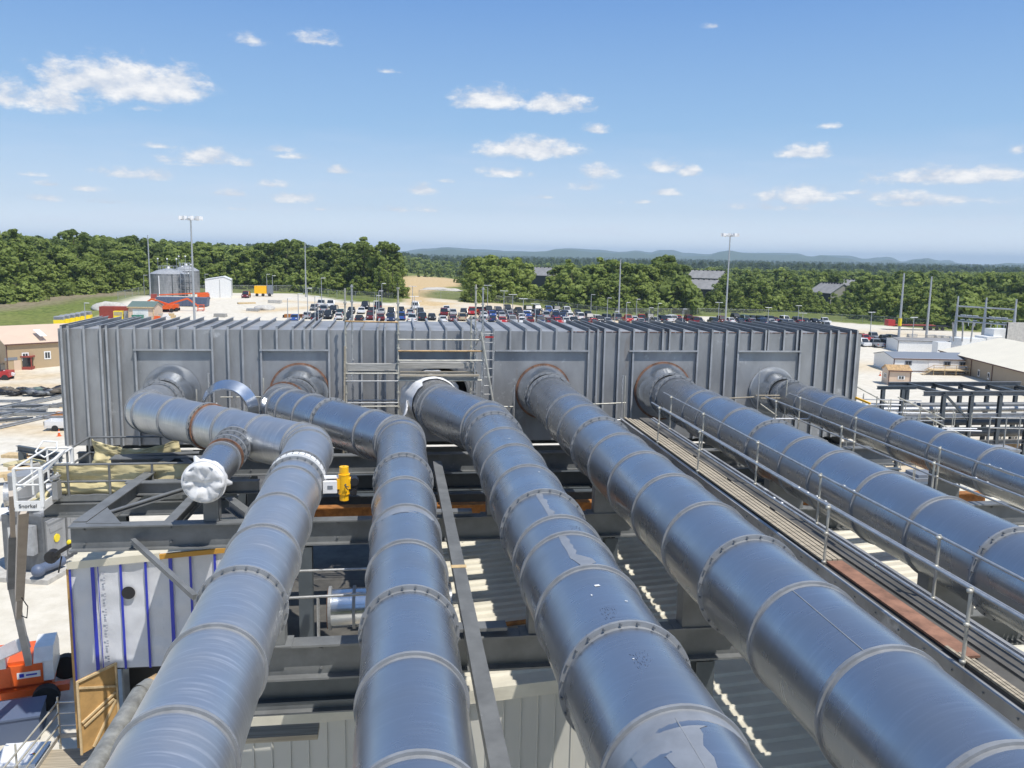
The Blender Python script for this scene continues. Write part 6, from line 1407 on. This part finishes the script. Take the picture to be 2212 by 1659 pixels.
for k,(px,by,lab) in enumerate(((8,822,'red telehandler cut off by the left picture edge'),(6,800,'red lift machine behind the telehandler at the left edge'))):
    a=atZ(px,by,0); b=empty('red_machine',a,lab,'machine'); 
    MB().b2((-2.6,-1,.6),(1.2,1,1.5)).build('machine_body',M['red_paint'],b); MB().bar((-2.2,0,2.0),(1.6,0,.9),.4,.4).build('boom',M['lamp_white' if k==0 else 'bright_yellow'],b)
    MB().b2((-1.2,-.9,1.5),(.1,.5,2.6)).build('cab',M['glass_dark'],b)
    for X in (-1.9,.6):
        for Y in (-1.05,.8): MB().cyl((X,Y,.5),(X,Y+.25,.5),.5,12).build('wheel',M['tyre'],b)
# orange lifts parked at the back
def lift(px,by,lab,rz,ext=True):
    p=atG(px,by); b=empty('aerial_lift',p,lab,'boom lift','orange lifts on the far yard',rz)
    MB().b2((-1.5,-1.1,.7),(1.5,1.1,1.7)).build('chassis',M['orange'],b)
    for X in (-1.2,1.2):
        for Y in (-1.2,1): MB().cyl((X,Y,.45),(X,Y+.2,.45),.45,12).build('wheel',M['tyre'],b)
    if ext: MB().bar((1.2,0,1.9),(-11,0,1.3),.25,.3).build('boom',M['orange'],b); MB().b2((-13,-.9,.3),(-11.6,.9,1.5)).build('basket',M['oxide_red'],b)
    else:
        MB().bar((.5,0,1.7),(-3.5,0,3.0),.35,.4).build('boom',M['orange'],b); MB().bar((-3.5,0,3.0),(-6,0,1.2),.3,.35).build('arm',M['orange'],b)
        m=MB(); 
        for X in (-7.2,-5.8):
            for Y in (-.8,.8): m.bar((X,Y,.2),(X,Y,1.5),.1)
        for z in (.3,.9,1.5): m.bar((-7.2,-.8,z),(-5.8,-.8,z),.09); m.bar((-7.2,.8,z),(-5.8,.8,z),.09); m.bar((-7.2,-.8,z),(-7.2,.8,z),.09); m.bar((-5.8,-.8,z),(-5.8,.8,z),.09)
        m.build('basket',M['orange'],b)
lift(440,648,'orange lift with long lowered boom before the white shed',R(8)); lift(362,674,'orange folding lift with basket to the left on the far yard',R(0),False); lift(372,672,'orange folding lift with basket to the right on the far yard',R(184),False)
for k,(px,by) in enumerate(((338,688),(350,690),(362,688),(332,694))):
    p=atG(px,by); tag(MB().b2((0,0,0),(1.6,1.0,.7)).b2((.1,.1,.7),(1.3,.8,1.1)).build('supply_crate',M[('concrete','white_paint','timber','orange')[k]],None,p),f"small crate among supplies just behind the duct top, {ORD[k]} of four",'crate','crates behind the duct top')
# ---------------------------------------------------------------- right: steel racks and scaffolds beyond the duct end
pr_=empty('pipe_rack',(51,75,0),'dark steel pipe rack frame on the right with top beams and pipes','steel rack')
def pch(m,n,mt): return rch(m,n,M[mt],pr_)
tops={}
for i,px in enumerate((2040,2100,2162,2224,2290)):
    a=atY(px,846+ (px-2040)*.02,75); 
    for dy in (0,6): pch(MB().ib((a.x,75+dy,0),(a.x,75+dy,a.z-.2),.35,.35),'rack_column','steel_blue')
    pch(MB().ib((a.x,74.8,a.z-.2),(a.x,81.2,a.z-.2),.3,.35),'rack_crossbeam','steel_blue')
a=atY(1996,840,75); e=atY(2300,846,75); zt=7.35
for dy in (0,6): pch(MB().ib((a.x,75+dy,zt),(e.x,75+dy,zt),.35,.45),'rack_beam','steel_grey')
for dz,mt in ((-2.2,'zinc_edge'),(-3.6,'steel_blue'),(-4.9,'steel_grey')):
    for dy in (0,6): pch(MB().ib((a.x-8,75+dy,zt+dz),(e.x,75+dy,zt+dz),.3,.4),'rack_beam',mt)
for k,(dy,dz,r_) in enumerate(((1.2,-1.8,.28),(2.2,-1.9,.2),(3.3,-1.8,.3),(4.6,-3.2,.35),(2.0,-3.3,.3),(3.0,-4.6,.4))): pch(MB().cyl((a.x-9,75+dy,zt+dz),(e.x,75+dy,zt+dz),r_,10),'rack_pipe',('galv_tube','steel_blue','zinc_dark')[k%3])
pch(MB().bar((atY(2045,850,75).x,75,7.1),(atY(2098,910,75).x,75,4.4),.2),'rack_brace','steel_blue')
m=MB(); a=atY(1895,835,70); b_=atY(1962,835,70); g0=empty('portal_frame',(a.x,70,0),'small dark steel portal frame beside the guard hut','steel frame')
for X in (a.x+.6,b_.x-.5): rch(MB().ib((X,70,0),(X,70,a.z-.2),.3,.3),'post',M['steel_blue'],g0)
rch(MB().ib((a.x,70,a.z-.1),(b_.x+.8,70,a.z-.1),.3,.3),'header',M['steel_blue'],g0)
rs=empty('tube_scaffold',(33,48,0),'low tube scaffold with bright rails beyond the rightmost pipe','scaffold')
for k,px in enumerate((1866,1895,1925,1952,1990,2020,2060,2100)):
    Yd=46+k*.3; a=atY(px,850+k*6,Yd); rch(MB().cyl((a.x,Yd,3),(a.x,Yd,a.z),.03,6),'standard',M['scaf_tube'],rs); rch(MB().cyl((a.x+.3,Yd+2,3),(a.x+.3,Yd+2,a.z-.3),.03,6),'standard',M['scaf_tube'],rs)
for (x0,y0,x1,y1,mt) in ((1850,873,1945,875,'lamp_white'),(1850,862,1990,866,'zinc_edge'),(1905,890,2000,892,'lamp_white'),(1955,908,2035,909,'galv_tube'),(2035,925,2110,926,'lamp_white'),(2045,929,2120,931,'lamp_white'),(1850,835,1925,875,'scaf_tube'),(1940,858,2040,905,'scaf_tube'),(2000,900,2100,950,'scaf_tube')):
    a=atY(x0,y0,46.5); b_=atY(x1,y1,48); rch(MB().cyl(a,b_,.04,6),'ledger',M[mt],rs)
lb=empty('low_roofs',(40,55,0),'low grey ribbed roof and pale walls under the right steel rack','building')
a=atZ(2075,925,3.0); m=MB(); m.b2((30,48,0),(75,60,2.6)); rch(m,'wall',M['tan_roof'],lb); 
m=MB()
for k in range(40): m.b2((29.5+k*1.15,47.5,2.62),(29.7+k*1.15,60,2.68))
m.b2((29.4,47.5,2.55),(75.5,60.5,2.62)); rch(m,'roof',M['zinc_edge'],lb)
for k,(x,y,mt,s) in enumerate(((36,62,'green_paint',1.6),(41,64,'black',2.2),(46,66,'roof_grey',2.4),(52,63,'black',2.5),(58,66,'orange',1.6),(63,63,'zinc_edge',2.6),(33,66,'white_paint',2.4),(68,66,'black',2.4))):
    tag(MB().box((0,0,s*.35),(s*1.6,s,s*.7)).box((0,0,s*.75),(s*1.3,s*.8,s*.12)).build('equipment_box',M[mt],None,(x,y,0)),f"{ {'green_paint':'green','black':'black','roof_grey':'grey','orange':'orange','zinc_edge':'pale grey','white_paint':'white'}[mt]} equipment box beyond the scaffold on the right, {ORD[k]} of eight",'box','equipment boxes on the right yard')
tag(MB().bar(atY(1790,835,31),atY(1880,872,29.5),.07).build('yellow_rail',M['yellow']),'yellow tube rail behind the rightmost pipe at the duct end','rail')
lf=empty('rail_gate',(27,33,0),'short grey rail frame standing by the right picture edge','railing')
for px in (2140,2175,2205): a=atY(px,900,36); rch(MB().cyl((a.x,36,a.z-1.6),(a.x,36,a.z),.035,6),'post',M['galv_tube'],lf)
a=atY(2140,902,36); b_=atY(2215,904,36)
for dz in (0,-.5): rch(MB().cyl(a+V((0,0,dz)),b_+V((0,0,dz)),.03,6),'rail',M['galv_tube'],lf)
rch(MB().b2((a.x,36,a.z-1.7),(b_.x,37.2,a.z-1.6)),'platform',M['zinc_plate'],lf); rch(MB().b2((a.x+.1,36.2,0),(a.x+.3,36.4,a.z-1.7)),'leg',M['steel_blue'],lf)
# AIR
hz=MB(); hz.b2((-15500,-3200,-30),(15500,15500,150)); o=hz.build('haze',bpy.data.materials.new('haze_air')); tag(o,kind='stuff')
hm=o.data.materials[0]; hm.use_nodes=True; t=hm.node_tree; t.nodes.clear(); ou=N(t,'ShaderNodeOutputMaterial'); pv=N(t,'ShaderNodeVolumePrincipled')
pv.inputs['Color'].default_value=(.66,.84,1,1); pv.inputs['Density'].default_value=1.2e-4; pv.inputs['Anisotropy'].default_value=-.05; t.links.new(pv.outputs[0],ou.inputs['Volume'])

# denser kit on the right yard: cable trays, ducts and stairs round the rack
rd=random.Random(21)
for k in range(9):
    x=30+k*4.6+rd.uniform(-1,1); y=82+rd.uniform(-4,10); hh=rd.uniform(1.6,3.6); o=empty('process_skid',(x,y,0),f"grey process skid with pipes behind the right steel rack, {ORD[k]} from the left",'skid','process skids behind the right rack')
    m=MB(); m.b2((0,0,.2),(3,2,.45)); 
    for q in ((0,0),(3,0),(0,2),(3,2)): m.bar((*q,0),(*q,hh),.14)
    m.bar((0,0,hh),(3,0,hh),.14); m.bar((0,2,hh),(3,2,hh),.14); m.bar((0,0,hh),(0,2,hh),.14); m.bar((3,0,hh),(3,2,hh),.14); m.build('skid_frame',M[('steel_blue','galv_tube','steel_grey')[k%3]],o)
    MB().cyl((.3,1,hh*.5),(2.7,1,hh*.5),.55,14).build('vessel',M[('zinc_plate','lamp_white','steel_blue','rust_tube')[k%4]],o); MB().cyl((.8,.5,.4),(.8,.5,hh+.7),.12,8).cyl((2.0,.6,.4),(2.0,.6,hh+.3),.1,8).build('riser_pipes',M['galv_tube'],o)

for k in range(14):
    px=rd.uniform(470,640); by=rd.uniform(650,690); q=atG(px,by); L=rd.uniform(2,5); m=MB()
    m.b2((-L/2,-.6,0),(L/2,.6,rd.uniform(.3,.9))); m.bar((-L/2,-.7,.1),(L/2,.8,.2),.15)
    if k<6: tag(m.build('material_stack',M[('timber','galv_tube','plank_grey','rust','concrete','black')[k%6]],None,q,rd.uniform(-.5,.5)),f"low stack of materials on the far pale yard, {ORD[k]} of six",'stack','stacks on the far yard')
    else:
        for v_ in (): pass
